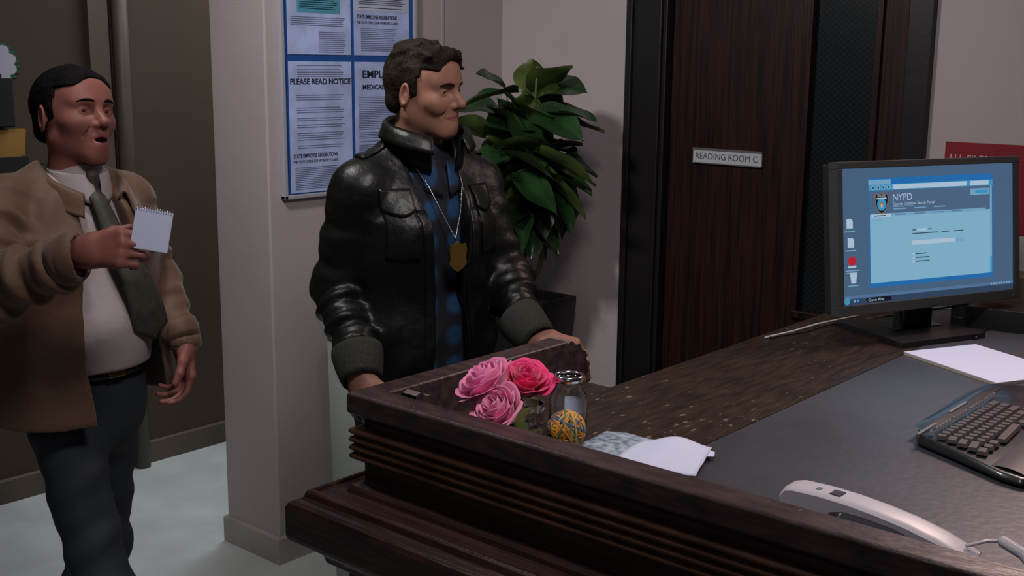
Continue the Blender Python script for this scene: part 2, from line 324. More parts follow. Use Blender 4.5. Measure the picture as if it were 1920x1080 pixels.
MB().prism([(.507, .05), (2.2, .05), (2.2, 2.12), (.507, 2.12)], DZ - .03, DZ, blot).build('grey_top', cn, bevel=.002)
def fluted(y0, x0, x1, r, z0, nm, par):
    b = MB(); prof = []
    for k in range(49):
        a = PI / 2 * k / 48; rr = r * (1 - .07 * (0.5 + .5 * math.cos(a * 4 * 4)))
        prof.append((y0 + rr * math.sin(a), z0 + rr * math.cos(a)))
    n = len(prof); vs = [(x0, y, z) for y, z in prof] + [(x1, y, z) for y, z in prof] + [(x0, y0, z0), (x1, y0, z0)]
    b.add(vs, [(i, i + 1, n + i + 1, n + i) for i in range(n - 1)], mat('bracket_lacquer', (.16, .13, .13), .22, coat=.6), True)
    b.add(vs, [(i, i + 1, 2 * n) for i in range(n - 1)] + [(n + i + 1, n + i, 2 * n + 1) for i in range(n - 1)], woodr)
    return b.build(nm, par)
fluted(.57, 0, .055, .08, 1.08, 'fluted_bracket', cn); fluted(.085, .0545, .090, .072, 1.085, 'fluted_bracket', cn)
# ------------------------------------------------------------------ things on the counter
# bottle
bt = empty('glass_bottle', (-1.214, 1.570, DZ), R(20), 'clear glass bottle with chrome collar beside the roses', 'bottle')
outer = [(0, .001), (.030, .001), (.0335, .004), (.0345, .01), (.0345, .078), (.032, .090), (.024, .104), (.0225, .112), (.0225, .122), (.024, .126)]
inner = [(.0215, .126), (.0208, .112), (.022, .103), (.0302, .089), (.0327, .078), (.0327, .010), (.030, .005), (0, .005)]
MB().lathe(outer + inner, glass, 40).build('bottle_body', bt)
MB().lathe([(.0245, .118), (.0270, .120), (.0282, .125), (.0270, .131), (.0245, .133), (.0225, .131), (.0225, .128), (.0245, .126)], chrome, 40, closed=True).build('chrome_collar', bt)
lb = MB(); lb.grid(lambda u, v: (.0320 * math.cos(.9 + u * 1.2), .0320 * math.sin(.9 + u * 1.2), .040 + v * .035), 16, 2, paper); lb.build('paper_label', bt); bt.scale = (1, 1, .87)
# rubber band ball
bc = [(.60, .26, .02), (.66, .34, .03), (.55, .20, .02), (.05, .10, .22), (.50, .09, .04), (.62, .38, .06), (.08, .16, .08)]
rb = MB(); rb.lathe([(.0255 * math.sin(PI * k / 16) + 1e-5, -.0255 * math.cos(PI * k / 16)) for k in range(17)], mat('band_core', bc[0], .6), 24)
rnd = random.Random(3)
for k in range(46):
    Mx = Euler((rnd.uniform(0, PI), rnd.uniform(0, PI), rnd.uniform(0, PI))).to_matrix().to_4x4(); off = rnd.uniform(-.014, .014); rr = math.sqrt(.0285 ** 2 - off ** 2); w = rnd.uniform(.0014, .0026)
    c = rnd.choice([0, 0, 1, 1, 5, 2, 3, 4, 6]) ; rb.tube([Mx @ Vector((rr * math.cos(a * PI / 16), rr * math.sin(a * PI / 16), off)) for a in range(33)], w, mat('band_%d' % c, bc[c], .55), 6, False)
rb.v = [(x * 1.14, y * 1.14, z * 1.14) for x, y, z in rb.v]
tag(rb.build('rubber_band_ball', None, (-1.172, 1.512, DZ + .035)), 'ball of orange and yellow rubber bands in front of the bottle', 'rubber band ball')
# cut glass vase
vs_ = empty('glass_vase', (-1.236, 1.492, DZ), 0, 'small cut glass vase holding the pink roses', 'vase')
def vfn(r0, r1, flip):
    def f(u, v):
        r = (r0 + (r1 - r0) * v) + (.0016 * abs(math.sin(u * 2 * PI * 9)) * math.cos(v * 20) if not flip else 0); return (r * math.cos(u * 2 * PI), r * math.sin(u * 2 * PI), .003 + v * .072)
    return f
MB().grid(vfn(.019, .024, 0), 72, 30, glass, closed=True).grid(vfn(.016, .021, 1), 72, 6, glass, closed=True).lathe([(0, 0), (.019, 0), (.019, .003)], glass, 72).lathe([(0, .006), (.016, .006)], glass, 72).lathe([(.021, .075), (.024, .075)], glass, 72).build('vase_body', vs_)
# roses
def rose(name, loc, tilt, size, col, label, base, rot=0):
    rt = empty(name, loc, 0, label, 'rose', 'roses in the cut glass vase')
    pm = mat('petal_' + col[0], col[1], .6, noise=25, amt=.12, sheen=.4)
    rnd = random.Random(hash(label) % 1000 if False else len(label)); b = MB(); n = 24
    Mt = Euler(tilt).to_matrix().to_4x4() @ Matrix.Rotation(rot, 4, 'Z')
    for i in range(n):
        f = i / (n - 1); ang = i * 2.399; ro = size * (.07 + .36 * f); hgt = size * (.80 - .12 * f); wid = .9 + .35 * (1 - f); curl = .02 + .26 * f ** 2
        ph = rnd.uniform(-.1, .1)
        def pf(u, v, ang=ang, ro=ro, hgt=hgt, wid=wid, curl=curl, f=f, ph=ph):
            s = (u - .5) * 2; w = math.sin(PI * min(1, v * .62 + .18)) ** .6; th = ang + s * wid * w
            open_ = math.sin(v * PI / 2) ** .8; r = ro * open_ + size * curl * max(0, v - .55) ** 1.5 * 2.0
            z = hgt * v - size * curl * .9 * max(0, v - .72) ** 1.2 * 1.8 - size * .06 * s * s * v + size * .012 * math.sin(s * 7 + ph * 30) * v
            return (r * math.cos(th), r * math.sin(th), z - size * .28)
        b.grid(pf, 11, 12, pm)
    b.v = [tuple(Mt @ Vector(v)) for v in b.v]
    o = b.build('blossom', rt, recalc=False, solid=.0008)
    bw = Vector(base) - Vector(loc); c0 = Mt @ Vector((0, 0, -size * .28)); g = MB()
    g.tube([c0, c0.lerp(bw, .35) + (c0.normalized() * .004), bw], .0022, stemm, 8); g.build('stem', rt)
    g = MB()
    for k in range(5):
        a = k * 1.257
        def lf(u, v, a=a): 
            s = (u - .5) * 2; w = math.sin(PI * v) * .010 + .001
            p = Vector((v * size * .42, s * w, -size * .29 - v * v * size * .05)); return Mt @ (Matrix.Rotation(a, 3, 'Z') @ p)
        g.grid(lf, 4, 7, leafb)
    g.build('sepal', rt); return rt
vb = (-1.236, 1.492, DZ + .012)
rose('rose', (-1.288, 1.448, 1.174), (R(26), R(-22), 0), .108, ('a', (.92, .25, .52)), 'light pink rose leaning left, the leftmost of three blossoms', vb)
rose('rose', (-1.232, 1.415, 1.152), (R(48), R(-8), 0), .092, ('b', (.94, .29, .52)), 'light pink rose facing front, in the middle of the three', (vb[0] + .004, vb[1] - .004, vb[2]), 1)
rose('rose', (-1.280, 1.525, 1.168), (R(12), R(24), 0), .090, ('c', (.80, .03, .20)), 'hot pink rose at the back nearest the bottle', (vb[0] + .002, vb[1] + .004, vb[2]), 2)
lf_ = MB().grid(lambda u, v: (-.055 * v, (u - .5) * .035 * math.sin(PI * v) + .006 * v, .012 * math.sin(v * 2) - .01 * v), 6, 10, leafm)
# papers
def sheet3(pts, nm, m, label, cat, curl, n=14, t=.0006):
    A, B, C, D = [Vector(p) for p in pts]
    def f(u, v):
        p = A.lerp(B, u).lerp(D.lerp(C, u), v); p.z += curl(u, v); return p
    return tag(MB().grid(f, n, n, m).build(nm, solid=t), label, cat)
prn = mat('printed_grey_paper', (.42, .52, .62), .6, noise=70, col2=(.10, .15, .2))
sheet3([(-1.172, 1.632, DZ + .002), (-1.040, 1.655, DZ + .002), (-1.030, 1.500, DZ + .002), (-1.155, 1.470, DZ + .002)], 'printed_paper', prn, 'blue-grey printed paper slip lying by the bottle', 'paper', lambda u, v: .002 + .003 * math.sin(u * 5) ** 2)
sheet3([(-1.085, 1.625, DZ + .008), (-.975, 1.672, DZ + .008), (-.920, 1.530, DZ + .008), (-1.06, 1.440, DZ + .008)], 'curled_paper', paper, 'white curled paper sheet on top of the printed slip', 'paper', lambda u, v: .013 * math.sin(PI * u) ** 2 * (1 - .5 * v) + .003 * math.sin(v * 6) ** 2)
sheet3([(-1.00, 1.668, DZ + .006), (-.955, 1.648, DZ + .006), (-.945, 1.628, DZ + .006), (-.985, 1.610, DZ + .006)], 'torn_paper', paper, 'small torn white paper corner beside the curled sheet', 'paper', lambda u, v: .004 * u)
pd = empty('paper_pad', (-1.003, 2.575, DZ), math.atan2(.191, .097), 'white paper pad on the counter below the monitor', 'paper pad')
pd_s = MB().box(0, .216, -.285, 0, 0, .006, mat('pad_edge', (.45, .40, .30), .7)).build('pad_sheets', pd); MB().box(.0, .216, -.285, 0, .006, .0075, paper).build('top_sheet', pd)
# keyboard
kb = empty('keyboard', (-.70, 1.94, DZ), 0, 'black curved computer keyboard at the right edge of the counter', 'keyboard')
kbm = mat('keyboard_case', (.022, .024, .027), .30, coat=.3); keym = mat('key_plastic', (.085, .072, .072), .36); silvk = mat('media_key', (.20, .20, .22), .3)
ol = [(-.020, .002), (-.034, .03), (-.046, .09), (-.053, .2), (-.056, .28), (-.053, .37), (-.040, .44), (.0, .47), (.10, .49), (.19, .50), (.215, .48), (.226, .30), (.226, .1), (.215, -.03), (.20, -.082), (.185, -.092), (.15, -.085), (.08, -.048), (.02, -.018)]
def kz(x): return .024 - (x + .05) * .03
n = len(ol); vb_ = [(x * .985 + .001, y * .985 + .003, 0.004) for x, y in ol]; vt = [(x, y, .010) for x, y in ol]; vt2 = [(x * .97 + .0025, y * .975 + .005, kz(x)) for x, y in ol]
MB().add(vb_ + vt + vt2, [tuple(range(n))[::-1], tuple(range(2 * n, 3 * n))] + [(i, (i + 1) % n, n + (i + 1) % n, n + i) for i in range(n)] + [(n + i, n + (i + 1) % n, 2 * n + (i + 1) % n, 2 * n + i) for i in range(n)], kbm, True).build('case', kb, bevel=.0015)
def kpos(u, v):      # u along the rows, v towards the user
    fan = 1 + 1.3 * v; y = .215 + (u - .215) * fan; return Vector((v + .004, y - .12 * v, kz(v) + .0035))
def keycap(w, h, m):
    b = MB(); a, c = w / 2 - .0012, h / 2 - .0012; z = .006
    b.add([(-c, -a, 0), (c, -a, 0), (c, a, 0), (-c, a, 0), (-c + .002, -a + .002, z), (c - .0025, -a + .002, z), (c - .0025, a - .002, z), (-c + .002, a - .002, z)], [(3, 2, 1, 0), (4, 5, 6, 7), (0, 1, 5, 4), (1, 2, 6, 5), (2, 3, 7, 6), (3, 0, 4, 7)], m); 
    me = bpy.data.meshes.new('key'); me.from_pydata(b.v, [], b.f); me.materials.append(m); return me
caps = {}
def key(u, v, w, h, m):
    k = (round(w, 4), round(h, 4), m.name)
    if k not in caps: caps[k] = keycap(w, h, m)
    p = kpos(u, v); o = link('key', caps[k], kb, p, (0, 0, -(u - .215) * .9 ))
    return o
for g_, (u0, cnt) in enumerate(((.0, 1), (.028, 5), (.112, 5), (.196, 5), (.28, 4))):
    for k in range(cnt): key(u0 + .01 + k * .0152, -.004, .0125, .010, silvk)
rows = [[1] * 13 + [2], [1.5] + [1] * 12 + [1.5], [1.8] + [1] * 11 + [2.2], [2.3] + [1] * 10 + [1.7, 1], [1.5, 1.2, 1.3, 6, 1.3, 1.2, 1, 1]]
for r_, row in enumerate(rows):
    u = 0.002
    for w in row: key(u + w * .0095, .018 + r_ * .0195, w * .019, .0195, keym); u += w * .019
MB().grid(lambda u, v: (.128 + v * .075, -.06 + u * .52 - (v * .02 if u < .1 else 0), kz(.12) + .006 * math.sin(v * PI) - .004 * v), 24, 8, mat('wrist_rest', (.07, .06, .06), .4)).build('wrist_rest', kb)
MB().grid(lambda u, v: (-.046 + v * .036, .04 + u * .38, kz(-.04) + .0035 * math.sin(v * PI) * min(1, 6 * min(u, 1 - u))), 30, 8, kbm).build('control_strip', kb)
MB().box(-.022, -.016, .0, .085, kz(0) + .0005, kz(0) + .003, silvk).build('silver_inlay', kb); MB().box(-.026, -.020, .16, .25, kz(0) + .003, kz(0) + .006, silvk).build('silver_inlay', kb)
# phone
ph = empty('desk_phone', (-.752, 1.452, DZ), 0, 'white desk telephone behind the counter rim, bottom right', 'telephone'); ph.scale = (.90, 1, .72)
MB().prism([(.012, 0), (.306, 0), (.306, .016), (.25, .020), (.24, .046), (.115, .050), (.10, .020), (.012, .016)], 0, .044, whitep, Matrix.Translation((0, .080, 0)) @ Matrix.Rotation(PI / 2, 4, 'X')).build('phone_base', ph, bevel=.004)
hs = [(0, .030), (.001, .062), (.010, .078), (.026, .084), (.07, .086), (.12, .084), (.17, .078), (.22, .069), (.265, .056), (.30, .040), (.317, .026), (.318, .006), (.30, .002), (.262, .006), (.250, .024), (.232, .040), (.20, .050), (.15, .056), (.115, .056), (.098, .050), (.090, .034), (.080, .026), (.01, .026)]
hsm = MB(); nh = len(hs)
for y0, y1, q in ((.004, .010, .90), (.010, .048, 1.0), (.048, .054, .90)): pass
cxh, czh = .16, .05
rings = []
for yy, ins in ((.002, .006), (.006, .002), (.014, 0), (.042, 0), (.050, .002), (.054, .006)):
    ring_ = []
    for k in range(nh):
        a, b_, c = Vector(hs[k - 1]), Vector(hs[k]), Vector(hs[(k + 1) % nh]); t = (c - a).normalized(); nrm = Vector((t.y, -t.x)); ring_.append((b_.x - nrm.x * -ins, yy, b_.y - nrm.y * -ins + .010))
    rings.append(ring_)
hsm.add([p for r_ in rings for p in r_], [(i * nh + k, i * nh + (k + 1) % nh, (i + 1) * nh + (k + 1) % nh, (i + 1) * nh + k) for i in range(5) for k in range(nh)], whitep, True)
hsm.add(rings[0] + rings[-1], [tuple(range(nh)), tuple(range(nh, 2 * nh))[::-1]], whitep)
hsm.v = [(x, y + .028, max(z - .022, .017)) for x, y, z in hsm.v]
hsm.build('handset', ph)
MB().box(.086, .104, .042, .062, .0725, .0752, dark).box(.060, .068, .046, .056, .0725, .0748, ink).build('handset_marks', ph)
pts = []; path = [Vector((.300, .058, .034)), Vector((.318, .090, .036)), Vector((.335, .108, .034)), Vector((.376, .085, .032)), Vector((.41, .05, .024)), Vector((.50, .0, .014))]
def pl(path, t):
    t *= len(path) - 1; i = min(int(t), len(path) - 2); return path[i].lerp(path[i + 1], t - i)
MB().tube(path[:3], .0032, whitep).build('cord_end', ph)
for k in range(700):
    t = k / 699; p = pl(path[2:], t); a = t * 2 * PI * 44; dd = (pl(path[2:], min(1, t + .02)) - pl(path[2:], max(0, t - .02))).normalized(); s_ = dd.cross(Vector((0, 0, 1))).normalized(); q = s_.cross(dd)
    pts.append(p + s_ * math.cos(a) * .0085 + q * math.sin(a) * .0085)
MB().tube(pts, .0021, whitep, 6).build('coiled_cord', ph)
# monitor
mo = empty('computer_monitor', (-1.02, 2.788, DZ), 1.161, 'black flat computer monitor showing a police database page', 'monitor')
MWd, MHt = .60, .366; TL = Matrix.Translation((0, 0, .078)) @ Matrix.Rotation(R(-6.9), 4, 'X')
bz = MB(); w2 = MWd / 2; bw = .017
for a in ((-w2, w2, 0, .025), (-w2, w2, MHt - bw, MHt)): bz.box(a[0], a[1], 0, .03, a[2], a[3], bezel, TL)
for a in ((-w2, -w2 + bw), (w2 - bw, w2)): bz.box(a[0], a[1], 0, .03, .025, MHt - bw, bezel, TL)
bz.build('bezel', mo, bevel=.0015)
MB().box(-w2 + .003, w2 - .003, .012, .055, .004, MHt - .004, blackp, TL).box(-.2, .2, .05, .075, .05, .29, blackp, TL).build('back_shell', mo, bevel=.004)
MB().box(-.05, .05, .05, .085, .010, .20, blackp).box(-.045, .045, .05, .075, .01, .09, blackp).build('stand_neck', mo, bevel=.003)
MB().prism([(-.15, -.055), (.125, -.055), (.15, .20), (-.13, .20)], 0, .014, blackp).box(-.07, .09, .05, .10, .014, .016, kbm).build('stand_base', mo, bevel=.004)
sw, sh = MWd - 2 * bw, MHt - bw - .025
scr_ = MB(); ST = TL @ Matrix.Translation((-sw / 2, .0075, .025)) @ MX     # screen coordinates: x right, y up, z towards viewer
def em(n_, c, s_=1.0): return mat('screen_' + n_, (0, 0, 0), .12, emit=c, es=s_ * .8, spec=.5)
def sr(x0, x1, y0, y1, m, lay=1, c=None):
    z = .0001 * lay; q = [(x0 * sw, y0 * sh), (x1 * sw, y0 * sh), (x1 * sw, y1 * sh), (x0 * sw, y1 * sh)]
    scr_.add([ST @ Vector((x, y, z)) for x, y in q], [(0, 1, 2, 3)], m)
def spoly(pts_, m, lay): scr_.add([ST @ Vector((x * sw, y * sh, .0001 * lay)) for x, y in pts_], [tuple(range(len(pts_)))], m)
desk_c = em('desktop', (.075, .14, .24)); ttl = em('title', (.02, .17, .48)); pg = em('page', (.25, .50, .68)); hd = em('header', (.085, .15, .26)); wht = em('white', (.48, .62, .78)); lt = em('light', (.20, .42, .62))
dk = em('ink', (.03, .07, .13)); bar = em('bar', (.10, .19, .36)); task = em('task', (.035, .065, .12)); cy = em('cyan', (.05, .34, .62)); red = em('red', (.55, .02, .04)); gld = em('gold', (.35, .18, .05)); blk = em('black', (.008, .01, .02))
sr(0, 1, 0, 1, desk_c, 0); sr(0, 1, 0, .045, task, 1); sr(0, 1, .045, .068, bar, 1)
X0, X1, Y0, Y1 = .150, .875, .115, .925
def wn(x0, x1, y0, y1, m, lay=2): sr(X0 + (X1 - X0) * x0, X0 + (X1 - X0) * x1, Y0 + (Y1 - Y0) * y0, Y0 + (Y1 - Y0) * y1, m, lay)
wn(0, 1, 0, 1, ttl, 2); wn(.0, .17, .94, .985, lt, 3); wn(0, 1, .885, .94, cy, 3); wn(.185, .78, .892, .935, wht, 4); wn(.81, .965, .892, .935, wht, 4)
for k in range(4): wn(.02 + k * .04, .048 + k * .04, .893, .932, lt, 4); wn(.028 + k * .04, .04 + k * .04, .903, .922, dk, 5)
wn(.008, .975, .655, .885, hd, 3); wn(.975, .992, .05, .885, lt, 3); wn(.975, .992, .04, .2, cy, 4); wn(.008, .975, .04, .655, pg, 3); wn(0, 1, 0, .035, ttl, 4)
wn(.008, .94, .645, .672, lt, 4); wn(.018, .17, .640, .672, wht, 5); wn(.035, .13, .651, .660, dk, 6); wn(.81, .97, .80, .86, lt, 4); wn(.85, .96, .815, .845, cy, 5)
for k in range(4): wn(.2 + k * .15, .29 + k * .15, .655, .662, hd, 5)
for k in range(3): wn(.19 + k * .16, .29 + k * .155, .705, .715, lt, 5)
wn(.03, .1, .61, .617, lt, 5)
for a, b_, y_ in ((.335, .365, .5), (.46, .49, .5), (.335, .54, .465), (.57, .63, .465), (.67, .75, .465)): wn(a, b_, y_, y_ + .009, dk, 5)
wn(.375, .45, .492, .513, wht, 5); wn(.33, .68, .365, .405, wht, 5); wn(.69, .75, .365, .4, lt, 5)
for k in range(3): wn(.335, .35, .27 - k * .035, .29 - k * .035, wht, 5); wn(.358, .45 + .02 * (k > 0), .275 - k * .035, .284 - k * .035, dk, 5)
def wt(body, x, y, w, h, m, lay=6): scr_.text(body, .02, m, ST @ Matrix.Translation((sw * (X0 + (X1 - X0) * x), sh * (Y0 + (Y1 - Y0) * y), .0001 * lay)), 0.00002, width=w * sw * (X1 - X0), height=h * sh * (Y1 - Y0))
wt('NYPD', .185, .785, .15, .062, wht); wt('Central Database Search Portal', .185, .742, .33, .026, wht); wn(.19, .35, .728, .733, lt, 5)
def shield(s_, m, lay):
    cx, cy_ = .098, .765; P_ = [(-.9, .95), (-.5, .82), (0, 1), (.5, .82), (.9, .95), (1, .5), (.9, 0), (.65, -.55), (.3, -.85), (0, -1), (-.3, -.85), (-.65, -.55), (-.9, 0), (-1, .5)]
    spoly([(X0 + (X1 - X0) * (cx + x * .052 * s_), Y0 + (Y1 - Y0) * (cy_ + y * .098 * s_)) for x, y in P_], m, lay)
shield(1, gld, 4); shield(.92, blk, 5); 
spoly([(X0 + (X1 - X0) * (.098 + .034 * math.cos(a * PI / 12)), Y0 + (Y1 - Y0) * (.758 + .058 * math.sin(a * PI / 12))) for a in range(24)], cy, 6)
spoly([(X0 + (X1 - X0) * (.098 + .013 * math.cos(a * PI / 8)), Y0 + (Y1 - Y0) * (.755 + .03 * math.sin(a * PI / 8))) for a in range(16)], gld, 7)
wn(.092, .104, .728, .765, wht, 8); wn(.06, .136, .806, .818, wht, 7); wt('POLICE', .068, .824, .06, .018, wht, 7)
ic = [(.045, .60), (.050, .46), (.055, .325), (.062, .20)]
for k, (x, y) in enumerate(ic):
    if k == 2:
        spoly([(x + .022 * math.cos(a * PI / 10), y + .035 * math.sin(a * PI / 10)) for a in range(20)], red, 2); sr(x - .022, x + .022, y - .05, y - .035, wht, 2); sr(x - .035, x + .04, y - .075, y - .067, lt, 2)
    elif k == 3: spoly([(x - .02, y + .04), (x + .02, y + .04), (x + .013, y - .04), (x - .013, y - .04)], wht, 2)
    else: spoly([(x - .017, y + .035), (x + .008, y + .035), (x + .017, y + .02), (x + .017, y - .035), (x - .017, y - .035)], wht, 2)
    sr(x - .03, x + .028, y - .062 - .03 * (k == 2), y - .054 - .03 * (k == 2), lt, 2)
spoly([(.025 + .016 * math.cos(a * PI / 8), .03 + .026 * math.sin(a * PI / 8)) for a in range(16)], cy, 3); sr(.018, .026, .03, .045, gld, 4); sr(.06, .072, .018, .038, lt, 3); sr(.078, .09, .018, .038, cy, 3); sr(.13, .27, .008, .042, blk, 3)
scr_.text('Case File', .01, wht, ST @ Matrix.Translation((.14 * sw, .016 * sh, .0005)), .00002, width=.05, height=.006)
for k in range(8): sr(.86 + k * .016, .868 + k * .016, .05, .064, lt, 3)
scr_.build('screen', mo)
MB().box(-.018, .018, -.0008, 0, .007, .017, mat('maker_badge', (.12, .12, .13), .3, .6), TL).build('badge_plate', mo); MB().box(w2 - .03, w2 - .022, -.0006, 0, .008, .012, silvk, TL).build('power_button', mo)
# cables, things behind the monitor
cb = MB().tube([(-1.318, 2.49, DZ + .004), (-1.30, 2.60, DZ + .004), (-1.29, 2.72, DZ + .005), (-1.20, 2.95, DZ + .02), (-1.05, 3.0, DZ + .06)], .0028, mat('cable_white', (.5, .5, .52), .5), 8)
tag(cb.build('white_cable'), 'thin white cable lying on the wood left of the monitor', 'cable')
cb = MB().tube([(-1.31, 2.50, DZ + .004), (-1.275, 2.62, DZ + .004), (-1.265, 2.74, DZ + .005), (-1.15, 2.93, DZ + .02), (-1.0, 2.98, DZ + .06)], .0028, blackp, 8)
tag(cb.build('black_cable'), 'thin black cable beside the white cable', 'cable')
cb = MB().tube([(-.93, 2.84, DZ + .004), (-.945, 2.93, DZ + .004), (-.95, 3.03, DZ + .004), (-.98, 3.10, DZ + .004)], .003, blackp, 8)
tag(cb.build('black_cable'), 'short black cable behind the monitor stand running to the box', 'cable')
tag(MB().box(-.15, .03, -.05, .08, 0, .055, blackp).box(-.14, -.12, -.052, -.05, .02, .024, silver).build('black_device', None, (-.90, 3.04, DZ), (0, 0, .15), bevel=.004), 'low black box device behind the monitor foot', 'device')
crd = mat('brown_card', (.10, .075, .05), .8)
tag(MB().box(-.12, .055, -.05, .06, 0, .11, crd).build('brown_box', None, (-.93, 3.24, DZ), (0, 0, .1), bevel=.003), 'brown cardboard box behind the black device', 'box')
tag(MB().box(-.06, .20, -.05, .10, 0, .095, mat('dark_olive_box', (.045, .040, .028), .7, noise=40, amt=.3)).build('olive_box', None, (-.75, 2.99, DZ), (0, 0, .1), bevel=.004), 'dark olive box at right edge behind the paper pad', 'box')
tag(MB().box(-.05, .05, -.04, .04, 0, .07, paper).build('white_box', None, (-1.13, 3.20, DZ), (0, 0, .5), bevel=.002), 'small white box glimpsed under the monitor', 'box')
dv = empty('beige_device', (-.83, 3.20, DZ), 0, 'beige device with a blue light at the right edge', 'device')
MB().box(-.03, .2, -.03, .05, 0, .25, mat('beige_plastic', (.22, .17, .13), .6, noise=60, amt=.3)).build('device_body', dv, bevel=.006)
MB().lathe([(0, 0), (.006, 0), (.005, .004), (0, .005)], mat('blue_light', (0, 0, .1), .3, emit=(.02, .03, 1), es=3), 12, M=Matrix.Translation((.0, -.03, .13)) @ Matrix.Rotation(PI / 2, 4, 'X')).build('blue_lamp', dv)
MB().box(.012, .06, -.033, -.03, .155, .20, mat('yellow_label', (.6, .42, .06), .6)).build('yellow_label', dv)

# ------------------------------------------------------------------ pale bin, planter and plant
bn = empty('tall_bin', (-2.735, 2.53, 0), 0, 'tall pale round bin between wing wall and counter', 'bin')
binm = mat('pale_bin', (.32, .36, .34), .4, noise=3, amt=.05)
MB().lathe([(0, 0), (.165, 0), (.17, .01), (.186, .86), (0, .86)], binm, 64).build('bin_body', bn)
MB().lathe([(.188, .855), (.192, .86), (.192, .88), (.15, .915), (.05, .93), (0, .93), (0, .86)], binm, 64).build('lid', bn)
pl_ = empty('potted_plant', (-2.785, 3.215, 0), 0, 'leafy rubber plant in a tall black square planter', 'plant')
def sq(h, z): return [(-h, -h, z), (h, -h, z), (h, h, z), (-h, h, z)]
p_ = MB(); vs = sq(.13, 0) + sq(.185, .85) + sq(.185, .875) + sq(.165, .875) + sq(.16, .84)
fs = [(3, 2, 1, 0)] + [(k * 4 + i, k * 4 + (i + 1) % 4, k * 4 + 4 + (i + 1) % 4, k * 4 + 4 + i) for k in range(4) for i in range(4)] + [(16, 17, 18, 19)]
p_.add(vs, fs, potm).build('planter', pl_, bevel=.003)
MB().box(-.155, .155, -.155, .155, .80, .845, soil).build('soil', pl_)
stems = [[(0, 0, .84), (.02, 0, 1.05), (-.01, -.05, 1.25), (.0, -.10, 1.45), (-.02, -.12, 1.62), (-.04, -.13, 1.73)],
         [(.03, .02, .84), (.10, 0, 1.00), (.12, -.03, 1.18), (.07, -.08, 1.38), (.06, -.1, 1.6)],
         [(-.03, -.02, .84), (-.10, -.05, 1.05), (-.14, -.1, 1.25), (-.12, -.14, 1.4), (-.10, -.14, 1.55)]]
sm = MB()
stems = [[(x + .185 * (z - .84) / .6, y, z) for x, y, z in s_] for s_ in stems]
for s_ in stems: sm.tube(s_, [.011, .010, .008, .007, .005, .004][:len(s_)], stemm, 8)
fol = MB(); rl = random.Random(11)
def leaf(base, direc, L, wd, roll, droop, cup=.25):
    D = Vector(direc).normalized(); S_ = D.cross(Vector((0, 0, 1)))
    S_ = (S_ if S_.length > .05 else Vector((1, 0, 0))).normalized(); N = S_.cross(D); q = Matrix.Rotation(roll, 3, D); S_ = q @ S_; N = q @ N; B0 = Vector(base)
    ph = rl.uniform(0, 6)
    def f(u, v, off=0):
        s = (u - .5) * 2; w = wd * (math.sin(PI * v ** .8) ** .75) * (1 - .15 * v); 
        return B0 + D * (L * v) + S_ * (s * w) + N * (cup * w * s * s - .004 * math.exp(-(s * 6) ** 2) + .006 * math.sin(v * 9 + ph) * s) + Vector((0, 0, -droop * L * v * v)) + N * off
    fol.grid(lambda u, v: f(u, v), 11, 12, leafm); fol.grid(lambda u, v: f(u, v, -.0012), 11, 12, leafb)
# leaves: centre given in the level frame (x right, y away) relative to the crown centre, with the way they point
CR = Vector((0.205, -.13, 1.45))
cT, sT = math.cos(TH), math.sin(TH)
def lv(x, z, dx, dz, L, depth=0, dy=-.35, wd=.36, droop=.12, roll=0):
    L *= 1.14; ang = Vector((dx, dy, dz)).normalized()
    c = Vector((x * cT - depth * sT, x * sT + depth * cT, z)); dr = Vector((ang.x * cT - ang.y * sT, ang.x * sT + ang.y * cT, ang.z))
    base = CR + c - dr * L * .5; leaf(base, dr, L, L * wd, roll, droop)
    j = min((Vector(q) for s_ in stems for q in s_), key=lambda q: (q - base).length + (0 if q.z < base.z + .05 else .3)); sm.tube([j, (j + base) / 2 + Vector((0, 0, .01)), base], .0022, stemm, 6)
k_ = 1 / 545.0
def lp(px, py, dx, dz, L, depth=0, **kw): lv((px - 1000) * k_, (292 - py) * k_, dx, dz, L * k_, depth, **kw)
